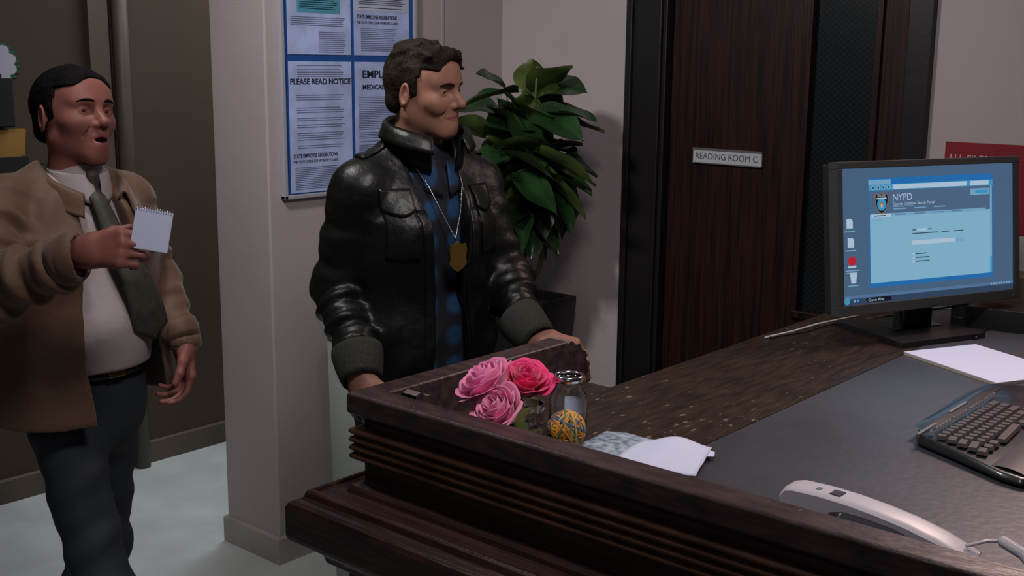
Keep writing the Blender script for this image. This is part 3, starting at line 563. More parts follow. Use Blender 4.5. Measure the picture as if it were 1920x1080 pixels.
for a in [(930, 185, -.9, .0, 90, -.08), (1000, 152, .1, .9, 70, .05), (1040, 160, .9, .7, 95, 0), (1062, 175, .9, .35, 100, .03), (925, 160, -.7, .5, 70, .04), (905, 215, -.9, .1, 80, .05),
          (1075, 222, 1, .0, 90, -.03), (1050, 235, .9, -.2, 95, -.10), (1100, 245, .9, -.1, 80, .0), (880, 250, -.6, .4, 85, .0), (925, 305, -.6, -.1, 75, -.15), (975, 205, -.4, .6, 100, -.03),
          (1010, 225, .4, .3, 110, .0), (960, 250, -.6, .1, 105, .02), (1000, 270, .2, -.4, 110, -.05), (1065, 315, .9, -.35, 110, -.12), (1095, 325, .8, -.3, 70, .04), (1010, 365, .8, -.5, 95, -.1),
          (1050, 370, .5, -.8, 120, .0), (1075, 380, .4, -.8, 80, .06), (960, 340, -.4, -.6, 110, .02), (920, 345, -.5, -.5, 80, 0), (1000, 420, .1, -1, 110, 0), (955, 420, -.2, -1, 110, .05), (940, 480, -.1, -1, 100, .02),
          (990, 330, .1, .3, 120, .06), (1030, 290, .4, .2, 120, .08), (950, 300, -.3, .4, 120, .08), (1025, 200, .2, .8, 100, .06), (1050, 285, .7, .1, 90, -.02), (900, 310, -.8, -.2, 80, .03),
          (1020, 440, .3, -.9, 90, .06), (985, 450, -.2, -.9, 80, -.03), (975, 275, -.6, .2, 90, -.12), (890, 390, -.6, -.7, 80, .03), (1000, 310, .6, -.2, 100, -.08), (955, 380, -.5, -.2, 95, -.05), (1045, 335, -.2, -.6, 110, .05)]:
    px, py, dx, dz, L, dep = a; lp(px, py, dx, dz, L, dep, dy=rl.uniform(-.7, .1), roll=rl.uniform(-.5, .5), droop=rl.uniform(.05, .25), wd=rl.uniform(.36, .46))
for k in range(34):
    a = rl.uniform(0, 2 * PI); q = math.sqrt(rl.random()); lp(1000 + 80 * q * math.cos(a), 315 + 135 * q * math.sin(a), math.cos(a) * .8 + rl.uniform(-.3, .3), -math.sin(a) * .6 + rl.uniform(-.3, .3), rl.uniform(85, 120), rl.uniform(-.02, .12), dy=rl.uniform(-.6, .3), roll=rl.uniform(-.6, .6), droop=rl.uniform(.1, .3), wd=rl.uniform(.36, .46))
fol.build('foliage', pl_, recalc=False); sm.build('stem', pl_)

# ------------------------------------------------------------------ people: surfaces grown from smooth distance fields
class SDF:
    def __init__(s, lo, hi, h):
        s.lo = np.array(lo, np.float32); s.h = h; s.n = np.ceil((np.array(hi) - np.array(lo)) / h).astype(int) + 1
        s.ax = [s.lo[i] + np.arange(s.n[i], dtype=np.float32) * h for i in range(3)]; s.D = np.full(s.n, 1.0, np.float32)
    def apply(s, fn, lo, hi, k, mode='u'):
        pad = k + 3 * s.h; sl = []
        for i in range(3):
            a = max(0, int((lo[i] - pad - s.lo[i]) / s.h)); b = min(s.n[i], int((hi[i] + pad - s.lo[i]) / s.h) + 2)
            if b <= a: return s
            sl.append(slice(a, b))
        sl = tuple(sl); X, Y, Z = np.meshgrid(s.ax[0][sl[0]], s.ax[1][sl[1]], s.ax[2][sl[2]], indexing='ij', sparse=True)
        d = fn(X, Y, Z); a = s.D[sl]
        if mode == 'u': h_ = np.maximum(k - np.abs(a - d), 0) / max(k, 1e-6); s.D[sl] = np.minimum(a, d) - h_ * h_ * k * .25
        elif mode == 'c': d = -d; h_ = np.maximum(k - np.abs(a - d), 0) / max(k, 1e-6); s.D[sl] = np.maximum(a, d) + h_ * h_ * k * .25
        return s
    def cap(s, a, b, r0, r1, k=.02, wr=0, wf=60, ph=0, mode='u', flat=None, fs=1):
        a = np.array(a, float); b = np.array(b, float); ab = b - a; L2 = float(ab @ ab) + 1e-9; rm = max(r0, r1) * (fs if fs > 1 else 1) + wr
        fl = None if flat is None else np.array(flat, float) / np.linalg.norm(flat)
        def fn(X, Y, Z):
            px, py, pz = X - a[0], Y - a[1], Z - a[2]; t = np.clip((px * ab[0] + py * ab[1] + pz * ab[2]) / L2, 0, 1)
            qx, qy, qz = px - t * ab[0], py - t * ab[1], pz - t * ab[2]
            if fl is not None:
                c = qx * fl[0] + qy * fl[1] + qz * fl[2]; c2 = c * (1 / fs - 1); qx, qy, qz = qx + c2 * fl[0], qy + c2 * fl[1], qz + c2 * fl[2]
            d = np.sqrt(qx * qx + qy * qy + qz * qz) - (r0 + (r1 - r0) * t)
            if wr:
                u = t * math.sqrt(L2); ang = (qx * 1.3 + qy * .9 - qz * .7) * 14
                d = d - wr * (.55 * np.sin(wf * u + 1.7 * np.sin(ang + ph) + ph) + .35 * np.sin(wf * 1.9 * u + 2.1 * np.sin(ang * .7 + 2 * ph)) + .3 * np.sin(ang * 1.3 + wf * .4 * u))
            return d
        return s.apply(fn, np.minimum(a, b) - rm, np.maximum(a, b) + rm, k, mode)
    def ell(s, c, r, k=.02, M=None, mode='u', wr=0, ph=0):
        c = np.array(c, float); r = np.array(r, float); M3 = np.eye(3) if M is None else np.array(M.to_3x3()); ext = np.sqrt((M3 ** 2) @ (r ** 2)) + wr
        def fn(X, Y, Z):
            x, y, z = X - c[0], Y - c[1], Z - c[2]
            u = (x * M3[0, 0] + y * M3[1, 0] + z * M3[2, 0]); v = (x * M3[0, 1] + y * M3[1, 1] + z * M3[2, 1]); w = (x * M3[0, 2] + y * M3[1, 2] + z * M3[2, 2])
            k0 = np.sqrt((u / r[0]) ** 2 + (v / r[1]) ** 2 + (w / r[2]) ** 2); k1 = np.sqrt((u / r[0] ** 2) ** 2 + (v / r[1] ** 2) ** 2 + (w / r[2] ** 2) ** 2) + 1e-6
            d = k0 * (k0 - 1) / k1
            if wr: d = d - wr * (.6 * np.sin(34 * u + 22 * w + 2 * np.sin(17 * w + ph) + ph) + .4 * np.sin(55 * v - 31 * w + 2 * np.sin(26 * u)))
            return d
        return s.apply(fn, c - ext, c + ext, k, mode)
    def fnm(s, fn, lo, hi, k, mode): return s.apply(fn, lo, hi, k, mode)
    def mesh(s):
        D = s.D; n = np.array(D.shape); S = D < 0; c = [(i, j, k) for i in (0, 1) for j in (0, 1) for k in (0, 1)]
        sub = lambda A, o: A[o[0]:n[0] - 1 + o[0], o[1]:n[1] - 1 + o[1], o[2]:n[2] - 1 + o[2]]
        cnt = sum(sub(S, o).astype(np.int8) for o in c); act = (cnt > 0) & (cnt < 8); idx = np.argwhere(act); vid = np.full(act.shape, -1, np.int64); vid[act] = np.arange(len(idx))
        P = np.zeros((len(idx), 3)); C = np.zeros(len(idx)); vals = {o: sub(D, o)[act] for o in c}
        for o in c:
            for ax in range(3):
                if o[ax] == 1: continue
                q = list(o); q[ax] = 1; a, b = vals[o], vals[tuple(q)]; m = (a < 0) != (b < 0); t = np.where(m, a / np.where(m, a - b, 1), 0)
                p = np.tile(np.array(o, float), (len(idx), 1)); p[:, ax] += t; P[m] += p[m]; C[m] += 1
        V = (idx + P / C[:, None]) * s.h + s.lo; F = []
        for ax in range(3):
            u, v = (ax + 1) % 3, (ax + 2) % 3; lo = [0, 0, 0]; sl = [slice(1, n[i] - 1) for i in range(3)]; sl2 = list(sl); sl[ax] = slice(0, n[ax] - 1); sl2[ax] = slice(1, n[ax])
            a = S[tuple(sl)]; b = S[tuple(sl2)]; e = np.argwhere(a != b)
            if not len(e): continue
            off = np.array([1, 1, 1]); off[ax] = 0; e = e + off; flip = S[tuple(e.T)]
            du = np.zeros(3, int); du[u] = 1; dv = np.zeros(3, int); dv[v] = 1
            q = np.stack([vid[tuple((e - du - dv).T)], vid[tuple((e - dv).T)], vid[tuple(e.T)], vid[tuple((e - du).T)]], 1)
            q[~flip] = q[~flip][:, ::-1]; F.append(q)
        return V, np.concatenate(F)
def relax(V, F, n, lam=.5):
    for _ in range(n):
        A = np.zeros_like(V); c = np.zeros(len(V))
        for i in range(4):
            for j in ((i + 1) % 4, (i + 3) % 4): np.add.at(A, F[:, i], V[F[:, j]]); np.add.at(c, F[:, i], 1)
        V = V + lam * (A / np.maximum(c, 1)[:, None] - V)
    return V
class Acc:
    def __init__(s): s.V = []; s.F = []; s.M = []; s.n = 0
    def add(s, V, F, mi=0): s.V.append(V); s.F.append(F + s.n); s.M.append(np.full(len(F), mi) if np.isscalar(mi) else mi); s.n += len(V); return s
    def build(s, name, mats, parent, sub=0):
        V = np.concatenate(s.V); F = np.concatenate(s.F); M = np.concatenate(s.M).astype(np.int32); me = bpy.data.meshes.new(name)
        me.vertices.add(len(V)); me.vertices.foreach_set('co', V.astype(np.float32).ravel()); me.loops.add(F.size); me.loops.foreach_set('vertex_index', F.astype(np.int32).ravel())
        me.polygons.add(len(F)); me.polygons.foreach_set('loop_start', np.arange(0, F.size, 4, dtype=np.int32)); me.polygons.foreach_set('loop_total', np.full(len(F), 4, np.int32)); me.polygons.foreach_set('material_index', M); me.polygons.foreach_set('use_smooth', np.ones(len(F), bool))
        for m in mats: me.materials.append(m)
        me.update(); me.validate(); return link(name, me, parent)
def xf(V, M): M = np.array(M); return V @ M[:3, :3].T + M[:3, 3]

def head_field(open_mouth=0, smile=0, wide=1.0, h=.0017, nose=1.0):
    s = SDF((-.10, -.125, -.20), (.10, .135, .135), h)
    s.ell((0, -.014, .035), (.074 * wide, .094, .082), .01)
    s.ell((0, .020, -.012), (.064 * wide, .067, .088), .03)
    s.cap((.046 * wide, -.006, -.052), (.015, .056, -.092), .019, .016, .03).cap((-.046 * wide, -.006, -.052), (-.015, .056, -.092), .019, .016, .03)
    s.cap((-.009, .066, -.095 - .010 * open_mouth), (.009, .066, -.095 - .010 * open_mouth), .0150, .0150, .02)
    s.cap((0, .060, -.03), (0, .068, -.07), .026, .022, .03)
    for q in (-1, 1):
        s.ell((q * .040 * wide, .052, -.020), (.024, .021, .020), .025)
        if smile: s.ell((q * .037, .062, -.032), (.016, .012, .013), .018)
        s.cap((q * .016, .079, .024), (q * .045, .064, .026), .010, .008, .016)
    s.ell((0, .050, .050), (.058, .034, .040), .03)
    for q in (-1, 1): s.ell((q * .032, .092, .005), (.0185, .019, .0130), .012, mode='c')
    s.cap((0, .079, .016), (0, .104 * nose, -.022), .0065, .0105, .012).ell((0, .103 * nose, -.026), (.0115, .0105, .0095), .008)
    for q in (-1, 1):
        s.ell((q * .0125, .090, -.030), (.0075, .010, .0075), .006); s.ell((q * .006, .098, -.0365), (.0032, .0045, .003), .002, mode='c')
    for q in (-1, 1):   # lids and eyeball bed
        s.ell((q * .032, .0685, .004), (.0145, .0135, .0125), .004)
        s.ell((q * .032, .084, .0035), (.0128, .0085, .0052), .0015, mode='c')
    my = -.058; w = .023 + .004 * smile
    s.ell((0, .079, my + .004), (w, .0095, .0060), .006)
    s.ell((0, .0785, my - .0075 - .012 * open_mouth), (w * .85, .0095, .0065), .006)
    for q in (-1, 1): s.cap((0, .0905, my - .0008 - .006 * open_mouth), (q * w, .077, my + .001 + .005 * smile - .004 * open_mouth), .0014 + .006 * open_mouth, .0008 + .0015 * open_mouth, .001, mode='c')
    if open_mouth: s.ell((0, .078, my - .006), (.018, .020, .0085 * open_mouth), .002, mode='c')
    for q in (-1, 1):
        s.cap((q * (.026), .081, -.034), (q * (.035 + .003 * smile), .070, -.054), .0010, .0008, .007, mode='c')
    for q in (-1, 1):   # ears
        Me = Euler((R(-12), 0, q * R(-24))).to_matrix()
        s.ell((q * .078 * wide, -.012, -.004), (.0075, .0195, .032), .006, M=Me); s.ell((q * .0855 * wide, -.008, -.002), (.006, .012, .021), .004, M=Me, mode='c')
        s.ell((q * .077 * wide, -.003, -.008), (.006, .006, .008), .004)
    s.cap((0, -.022, -.06), (0, -.040, -.20), .052, .058, .03)
    return s
def hair_field(style, wide=1.0, h=.002):
    s = SDF((-.11, -.135, -.12), (.11, .135, .17), h); lf = 1 if style == 'tousled' else .4
    def sh(X, Y, Z):
        c = (0, -.008, .034); r = (.0800 * wide, .1020, .087 if style == 'tousled' else .086)
        x, y, z = X, Y - c[1], Z - c[2]; k0 = np.sqrt((x / r[0]) ** 2 + (y / r[1]) ** 2 + (z / r[2]) ** 2); k1 = np.sqrt((x / r[0] ** 2) ** 2 + (y / r[1] ** 2) ** 2 + (z / r[2] ** 2) ** 2) + 1e-6
        d = k0 * (k0 - 1) / k1; top = np.clip((Z - .02) / .08, 0, 1)
        d = d - lf * top * (.0045 * np.sin(70 * X + 25 * Y + 3 * np.sin(38 * Y + 9)) + .0035 * np.sin(120 * X - 60 * Y + 2.5 * np.sin(60 * Z)) + .003 * np.sin(210 * X + 40 * np.sin(20 * Y)))
        return d - .0012 * np.sin(260 * X + 90 * Y + 4 * np.sin(50 * Z))
    s.apply(sh, (-.1, -.13, -.07), (.1, .1, .15), .005)
    s.ell((0, -.014, .035), (.074 * wide + .007, .101, .089), .01).ell((0, .047, .050), (.064, .0385, .044), .02)
    s.cap((-.040, -.062, -.030), (.040, -.062, -.030), .024, .024, .03)
    if style == 'tousled':
        rr = random.Random(5)
        for i in range(26):
            x = rr.uniform(-.058, .058); y = rr.uniform(-.06, .075); z = .036 + .090 * math.sqrt(max(.05, 1 - (x / .083) ** 2 - ((y + .016) / .105) ** 2)); dx = rr.uniform(-.02, .02)
            s.cap((x, y - .02, z - .010), (x + dx, y + .018, z + .001 + .004 * (y > .02)), .010, .005, .012)
        for x in (-.045, -.02, .005, .03, .05): s.cap((x, .050, .092), (x * 1.15 - .008, .078 - abs(x) * .35, .094 - abs(x) * .3), .013, .008, .02)
    hl = .062 if style == 'tousled' else .063
    # face kept free: a box-like region in front and below the hairline
    def face(X, Y, Z):
        line = hl + .10 * np.abs(X) ** 1.0 * (-.35) + (.004 if lf == 1 else .0008) * np.sin(160 * X + 2)
        zf = np.maximum(Z - line, -.2); front = .030 - Y      # positive behind
        side = np.where(Z > -.012, .022 - Y, -.012 - Y)
        d1 = np.maximum(zf, front); d2 = np.maximum(Z - .040, side + .0 * X)
        d3 = np.maximum(Z + .014, -.022 - Y)
        return np.minimum(np.minimum(d1, d2), d3)
    s.apply(face, (-.12, -.14, -.13), (.12, .14, .18), .006, 'c')
    s.apply(lambda X, Y, Z: np.maximum(np.maximum(Z - .080, .079 - Y), .0 * X - 1), (-.12, -.14, -.13), (.12, .14, .18), .008, 'c')
    s.ell((0, -.02, -.125), (.2, .2, .048), .01, mode='c')
    for q in (-1, 1): s.ell((q * .086, -.010, -.006), (.013, .021, .033), .004, mode='c')
    return s
def hand_prims(s, side, curl, spread=1.0, thumb=0, k=.008, loose=0):
    xs = [.030, .010, -.010, -.029]
    for x in xs: s.cap((x * .55, 0, .002), (x, 0, .078 - abs(x - .01) * .15), .0135, .0118, .018)
    s.cap((-.012, 0, -.035), (-.011, 0, .01), .020, .020, .02).cap((.012, 0, -.035), (.011, 0, .01), .020, .020, .02)
    Ls = [(.041, .025, .020), (.045, .029, .021), (.042, .027, .020), (.033, .020, .018)]; rs = [.0088, .009, .0086, .0076]
    for i, x in enumerate(xs):
        p = np.array([x, 0, .080 - abs(x - .01) * .18]); ang = 0; sp = (x - .0) * spread * 4
        for j in range(3):
            ang += R(curl[i][j] if isinstance(curl[0], (tuple, list)) else curl[j]) + loose * .1 * i
            dv = np.array([math.sin(R(sp)) * math.cos(ang), -math.sin(ang), math.cos(ang) * math.cos(R(sp))]); q = p + dv * Ls[i][j]
            s.cap(p, q, rs[i] - j * .0008, rs[i] - (j + 1) * .0008, .004 if j else .007); p = q
    t = [(.020, -.006, .012), (.040, -.016 - thumb * .01, .040), (.047, -.022 - thumb * .024, .066), (.046, -.028 - thumb * .038, .088)]
    s.cap(t[0], t[1], .015, .0125, .014).cap(t[1], t[2], .0115, .010, .006).cap(t[2], t[3], .0100, .0082, .004)
def hand_mesh(wrist, fing, back, right, curl, scale=1.0, **kw):
    s = SDF((-.075, -.11, -.12), (.08, .06, .20), .0021); hand_prims(s, 1, curl, **kw); V, F = s.mesh(); V = relax(V, F, 1)
    a = Vector(fing).normalized(); n_ = Vector(back); n_ = (n_ - a * n_.dot(a)).normalized(); x = n_.cross(a) if right else a.cross(n_)
    M = np.array([[x[i], n_[i], a[i]] for i in range(3)]); 
    if np.linalg.det(M) < 0: F = F[:, ::-1]
    return (V * scale) @ M.T + np.array(wrist), F
def person(name, loc, label):
    p = st(loc); return empty(name, (p.x, p.y, 0), TH, label, 'person')
class Frame:        # torso frame called with x to the person's left, y forward, z up
    def __init__(s, o, yaw, lean=0, side=0):
        s.o = Vector(o); s.M = Matrix.Rotation(R(yaw), 3, 'Z') @ Matrix.Rotation(PI, 3, 'Z') @ Matrix.Rotation(R(-lean), 3, 'X') @ Matrix.Rotation(R(side), 3, 'Y')
    def __call__(s, x, y, z): return np.array(s.o + s.M @ Vector((-x, y, z)))
    def m4(s, c, yaw=0, pitch=0, roll=0, sc=1): return Matrix.Translation(c) @ Matrix.Rotation(R(yaw), 4, 'Z') @ Matrix.Rotation(PI, 4, 'Z') @ Matrix.Rotation(R(pitch), 4, 'X') @ Matrix.Rotation(R(roll), 4, 'Y') @ Matrix.Scale(sc, 4)
def head_parts(par, O, M, skin, hairm, acc, open_mouth, smile, style, wide, nose=1.0, gaze=(0, 0)):
    s = head_field(open_mouth, smile, wide, nose=nose); V, F = s.mesh(); V = relax(V, F, 1)
    def head_surf(x, z, s=s):
        i = int(round((x - s.lo[0]) / s.h)); k = int(round((z - s.lo[2]) / s.h)); col = s.D[i, :, k] < 0; return float(s.lo[1] + s.h * np.nonzero(col)[0].max())
    c = V[F].mean(1); my = -.058; w = .025
    lip = (c[:, 1] > .070) & (np.abs(c[:, 0]) < w) & (np.abs(c[:, 2] - (my - .002 - .007 * open_mouth)) < (.0085 + .010 * open_mouth) * np.sqrt(np.maximum(0, 1 - (c[:, 0] / w) ** 2)))
    inm = lip & (c[:, 1] < .076 - (c[:, 0] / .02) ** 2 * .008) & (open_mouth > 0)
    acc.add(xf(V, M) - O, F, np.where(inm, 2, np.where(lip, 1, 0)))
    s = hair_field(style, wide); V, F = s.mesh(); Acc().add(xf(relax(V, F, 1), M) - O, F).build('hair', [hairm], par)
    Mo = Matrix.Translation(-Vector(O)) @ M
    hf = head_surf
    for q in (-1, 1):
        eb = MB(); ec = Vector((q * .032, .0655, .0036)); gz = Vector((gaze[0], 1, gaze[1])).normalized(); r = .0122
        Q = gz.to_track_quat('Z', 'Y').to_matrix().to_4x4(); E = Mo @ Matrix.Translation(ec) @ Q
        eb.lathe([(r * math.sin(a), -r * math.cos(a)) for a in [PI * k / 20 * .845 for k in range(21)]], eyew, 24, M=E)
        eb.lathe([(r * math.sin(a), -r * math.cos(a)) for a in [PI * .845 + PI * .155 * k / 5 for k in range(6)]], iris, 24, M=E); eb.build('eye', par)
        br = MB(); pts = [(lambda x, z: Mo @ Vector((x, hf(x, z) + .0002, z)))(q * (.013 + .038 * t), .0190 + .0065 * math.sin(PI * (t * .8 + .12)) + .004 * open_mouth) for t in [k / 8 for k in range(9)]]
        br.tube(pts, [.0018, .0030, .0035, .0035, .0033, .003, .0026, .002, .0012], hairm, 8); br.build('eyebrow', par)
def collar_strip(par, nm, m, fn, nu=40, nv=10, thick=.004):
    return MB().grid(fn, nu, nv, m).build(nm, par, solid=thick, recalc=False)
def torso_cyl(z0, z1, rx, ry, fr, hem=0, y0=0):     # elliptical column between two heights, radii as functions of the height
    def fn(X, Y, Z):
        x, y, z = X - fr.o.x, Y - fr.o.y, Z - fr.o.z; Mi = np.array(fr.M.transposed())
        u = Mi[0, 0] * x + Mi[0, 1] * y + Mi[0, 2] * z; v = Mi[1, 0] * x + Mi[1, 1] * y + Mi[1, 2] * z - y0; w = Mi[2, 0] * x + Mi[2, 1] * y + Mi[2, 2] * z
        a, b = rx(w), ry(w); k0 = np.sqrt((u / a) ** 2 + (v / b) ** 2) + 1e-6; d = (k0 - 1) * np.minimum(a, b)
        return np.maximum(d, np.maximum(z0 - w, w - z1))
    return fn
def tf(fr, g):       # region given in torso coordinates
    Mi = np.array(fr.M.transposed())
    def fn(X, Y, Z):
        x, y, z = X - fr.o.x, Y - fr.o.y, Z - fr.o.z
        return g(-(Mi[0, 0] * x + Mi[0, 1] * y + Mi[0, 2] * z), Mi[1, 0] * x + Mi[1, 1] * y + Mi[1, 2] * z, Mi[2, 0] * x + Mi[2, 1] * y + Mi[2, 2] * z)
    return fn
def snapper(s, fr, off=.002):
    def f(x, w, y0=.02):
        b = y0
        for k in range(120):
            y = y0 + k * .002; q = (fr(x, y, w) - s.lo) / s.h; i = np.round(q).astype(int)
            if (i < 0).any() or (i >= s.n).any(): break
            if s.D[i[0], i[1], i[2]] < 0: b = y
        return b + off
    return f
def shoe(par, O, p, yaw):
    s = SDF((-.06, -.10, -.01), (.06, .22, .12), .004)
    s.cap((0, -.03, .035), (0, .13, .032), .036, .040, .02).cap((0, -.02, .05), (0, .06, .055), .036, .034, .03).cap((0, -.03, .06), (0, -.03, .10), .036, .036, .02)
    s.apply(lambda X, Y, Z: Z - .004 + 0 * X + 0 * Y, (-.1, -.2, -.05), (.1, .3, .004), .002, 'c'); V, F = s.mesh()
    M = Matrix.Translation(p) @ Matrix.Rotation(R(yaw), 4, 'Z') @ Matrix.Rotation(PI, 4, 'Z'); Acc().add(xf(V, M) - O, F).build('shoe', [shoem], par)
def body_trunk(fr, legs, arms, neck, O, acc, skin_r=1.0):
    s = SDF((fr.o.x - .55, fr.o.y - .6, 0.02), (fr.o.x + .55, fr.o.y + .55, 1.62), .0075)
    s.ell(fr(0, 0, .30), (.145, .095, .16), .04, M=fr.M).ell(fr(0, .01, .10), (.135, .095, .13), .05, M=fr.M).ell(fr(0, 0, -.04), (.14, .09, .10), .05, M=fr.M)
    s.cap(fr(-.13, -.01, .42), fr(.13, -.01, .42), .045, .045, .05).cap(fr(0, -.01, .42), neck, .06, .05, .04)
    for hip, kn, an, to in legs: s.cap(hip, kn, .070, .048, .03).cap(kn, an, .046, .032, .02).cap(an, to, .034, .03, .02)
    for sh, el, wr in arms: s.cap(sh, el, .040, .034, .03).cap(el, wr, .034, .024, .02)
    V, F = s.mesh(); acc.add(V - O, F, 0)

def make_left_man():
    O = np.array([-.97, 2.62, 0.]); P = person('person', O, 'man in open tan jacket, cream shirt and dark tie striding and holding a notepad')
    fr = Frame((-1.008, 2.62, 1.00), 53, -2, 0); hc = Vector((-.997, 2.628, 1.608)); HM = fr.m4(hc, 58, 9, -4, .96); acc = Acc()
    head_parts(P, O, HM, skinL, hairB, acc, .9, 0, 'neat', 1.04, gaze=(.1, .1))
    rs, re, rw = fr(-.175, -.01, .415), np.array((-1.075, 2.29, 1.265)), np.array((-.845, 2.235, 1.362))
    ls, le, lw = fr(.160, -.01, .405), np.array((-.872, 2.76, 1.20)), np.array((-.785, 2.66, 1.080))
    legs = [((-1.045, 2.56, .93), (-.922, 2.44, .52), (-.915, 2.42, .12), (-.795, 2.33, .06)), ((-.975, 2.68, .93), (-1.045, 2.76, .52), (-1.22, 2.95, .17), (-1.15, 2.89, .06))]
    body_trunk(fr, legs, [(rs, re, rw), (ls, le, lw)], (-.998, 2.635, 1.50), O, acc)
    V, F = hand_mesh(rw + np.array((.006, -.002, .004)), (.95, -.25, .12), (-.15, -1, .35), True, [(38, 48, 30), (44, 54, 32), (50, 60, 36), (56, 64, 38)], thumb=.75); acc.add(V - O, F)
    V, F = hand_mesh(lw + np.array((.004, -.004, -.006)), (.10, -.18, -1), (.75, .55, 0), False, [(22, 34, 22), (28, 40, 26), (34, 44, 28), (38, 48, 30)], thumb=.45); acc.add(V - O, F)
    acc.build('body', [skinL, lipm, mouthm], P)
    # shirt
    s = SDF((-1.30, 2.35, .93), (-.70, 2.90, 1.56), .005)
    s.ell(fr(0, .0, .30), (.158, .112, .19), .04, M=fr.M).ell(fr(0, .035, .12), (.152, .128, .15), .06, M=fr.M, wr=.002).ell(fr(0, .01, .02), (.145, .115, .07), .05, M=fr.M).cap(fr(-.12, 0, .41), fr(.12, 0, .41), .05, .05, .05).cap(fr(0, 0, .42), (-.998, 2.632, 1.482), .062, .058, .03)
    s.apply(tf(fr, lambda u, v, w: w - .035 + 0 * u), (-1.3, 2.3, .9), (-.6, 2.95, 1.04), .004, 'c'); V, F = s.mesh(); SH = Acc().add(V - O, F).build('shirt', [shirtw], P)
    nk = Vector((-.996, 2.622, 1.468))
    def sc(q):
        def f(u, v):
            a = -PI / 2 - q * (PI - u * (PI - .22)); r = .064 + .010 * v; x = r * math.cos(a) * 1.0; y = -r * math.sin(a); z = .030 - .045 * v ** 1.5 * (.6 + .9 * u) + .006 * (1 - u) ; x += q * .0 + (q * .012 * u * v)
            return Vector(nk) + fr.M @ Vector((x, y + .012 * u * v, z - .018 * u)) - Vector(O)
        return f
    collar_strip(SH, 'shirt_collar', shirtw, sc(1)); collar_strip(SH, 'shirt_collar', shirtw, sc(-1))
    # tie, swung to his left
    tp = [fr(0, .082, .468), fr(.004, .115, .425), fr(.020, .148, .33), fr(.045, .172, .25), (fr(.068, .176, .17)), fr(.085, .168, .10)]; wds = [.016, .018, .026, .036, .044, .046]
    def tie(u, v):
        t = v * 5; i = min(int(t), 4); g = t - i; p = Vector(tp[i]).lerp(Vector(tp[i + 1]), g); w = wds[i] + (wds[i + 1] - wds[i]) * g; s_ = (u - .5) * 2
        tip = max(0, v - .93) / .07; w *= 1 - tip * abs(.98)
        return p + fr.M @ Vector((-s_ * w, -.010 * s_ * s_, .004 * s_)) - Vector(O)
    TI = MB().grid(tie, 9, 40, tiem).build('tie', P, solid=.005, recalc=False)
    kn_ = SDF((-.06, -.06, -.06), (.06, .06, .06), .003); kn_.cap((0, 0, .012), (0, .004, -.014), .017, .011, .005, flat=(0, 1, 0), fs=.7); V, F = kn_.mesh()
    M_ = Matrix.Translation(Vector(fr(.004, .088, .462)) - Vector(O)) @ fr.M.to_4x4(); Acc().add(xf(V, M_), F).build('tie_knot', [tiem], TI)
    # trousers
    s = SDF((-1.35, 2.15, .05), (-.68, 3.10, 1.08), .006)
    s.ell(fr(0, 0, .0), (.140, .110, .08), .04, M=fr.M).ell(fr(0, -.01, -.08), (.130, .112, .11), .05, M=fr.M)
    for q, (hip, kn, an, to) in enumerate(legs):
        s.cap(hip, kn, .076, .062, .05, wr=.0045, wf=46, ph=q * 2.); s.cap(kn, an, .072, .058, .03, wr=.005, wf=58, ph=1 + q)
    s.apply(tf(fr, lambda u, v, w: .045 - w + 0 * u), (-1.3, 2.3, 1.02), (-.6, 3.0, 1.2), .003, 'c'); V, F = s.mesh(); Acc().add(V - O, F).build('trousers', [trous], P)
    def ring(z0, z1, rx, ry, m, nm):
        def f(u, v): a = u * 2 * PI; return Vector(fr(rx * math.cos(a), ry * math.sin(a) + .004, z0 + (z1 - z0) * v)) - Vector(O)
        return MB().grid(f, 64, 4, m, closed=True).build(nm, P, solid=.004, recalc=False)
    BL = ring(.018, .052, .150, .122, beltm, 'belt')
    bk = MB(); Mb = Matrix.Translation(Vector(fr(0, .131, .035)) - Vector(O)) @ fr.M.to_4x4(); bk.box(-.022, .022, -.004, .004, -.017, .017, gold, Mb); bk.build('belt_buckle', BL, bevel=.003)
    shoe(P, O, (-.905, 2.415, 0), 53); shoe(P, O, (-1.21, 2.95, .0), 53)
    # jacket
    s = SDF((-1.42, 2.02, .80), (-.62, 3.02, 1.58), .0052)
    rx = lambda w: .192 + .03 * np.clip((.30 - w) / .40, 0, 1); ry = lambda w: .150 + .035 * np.clip((.25 - w) / .35, 0, 1)
    s.apply(torso_cyl(-.075, .34, rx, ry, fr), fr.o - Vector((.3, .3, .2)), fr.o + Vector((.3, .3, .45)), .02)
    s.ell(fr(0, 0, .31), (.186, .150, .17), .05, M=fr.M, wr=.010).cap(fr(-.140, -.01, .400), fr(.140, -.01, .400), .062, .062, .05).cap(fr(-.13, -.02, .415), fr(-.03, -.02, .475), .045, .05, .05).cap(fr(.13, -.02, .415), fr(.03, -.02, .475), .045, .05, .05)
    s.cap(rs, re, .068, .062, .035, wr=.011, wf=85, ph=.6).cap(re, rw - np.array((.03, -.005, .012)), .068, .050, .02, wr=.012, wf=95, ph=2).cap(ls, le, .060, .054, .03, wr=.007, wf=80, ph=1.4).cap(le, lw, .056, .044, .02, wr=.006, wf=80, ph=3)
    # hollow below the chest and around the neck, opened at the front
    s.apply(torso_cyl(-.3, .20, lambda w: rx(w) - .014, lambda w: ry(w) - .014, fr), fr.o - Vector((.3, .3, .4)), fr.o + Vector((.3, .3, .45)), .01, 'c')
    s.apply(tf(fr, lambda u, v, w: np.maximum(np.maximum(np.abs(u - .004 - .022 * np.clip((.28 - w) / .3, 0, 1)) - (.050 + .055 * np.clip((.42 - w) / .36, 0, 1)), .02 - v), w - .60)), (-1.3, 2.1, .8), (-.6, 3.0, 1.6), .01, 'c')
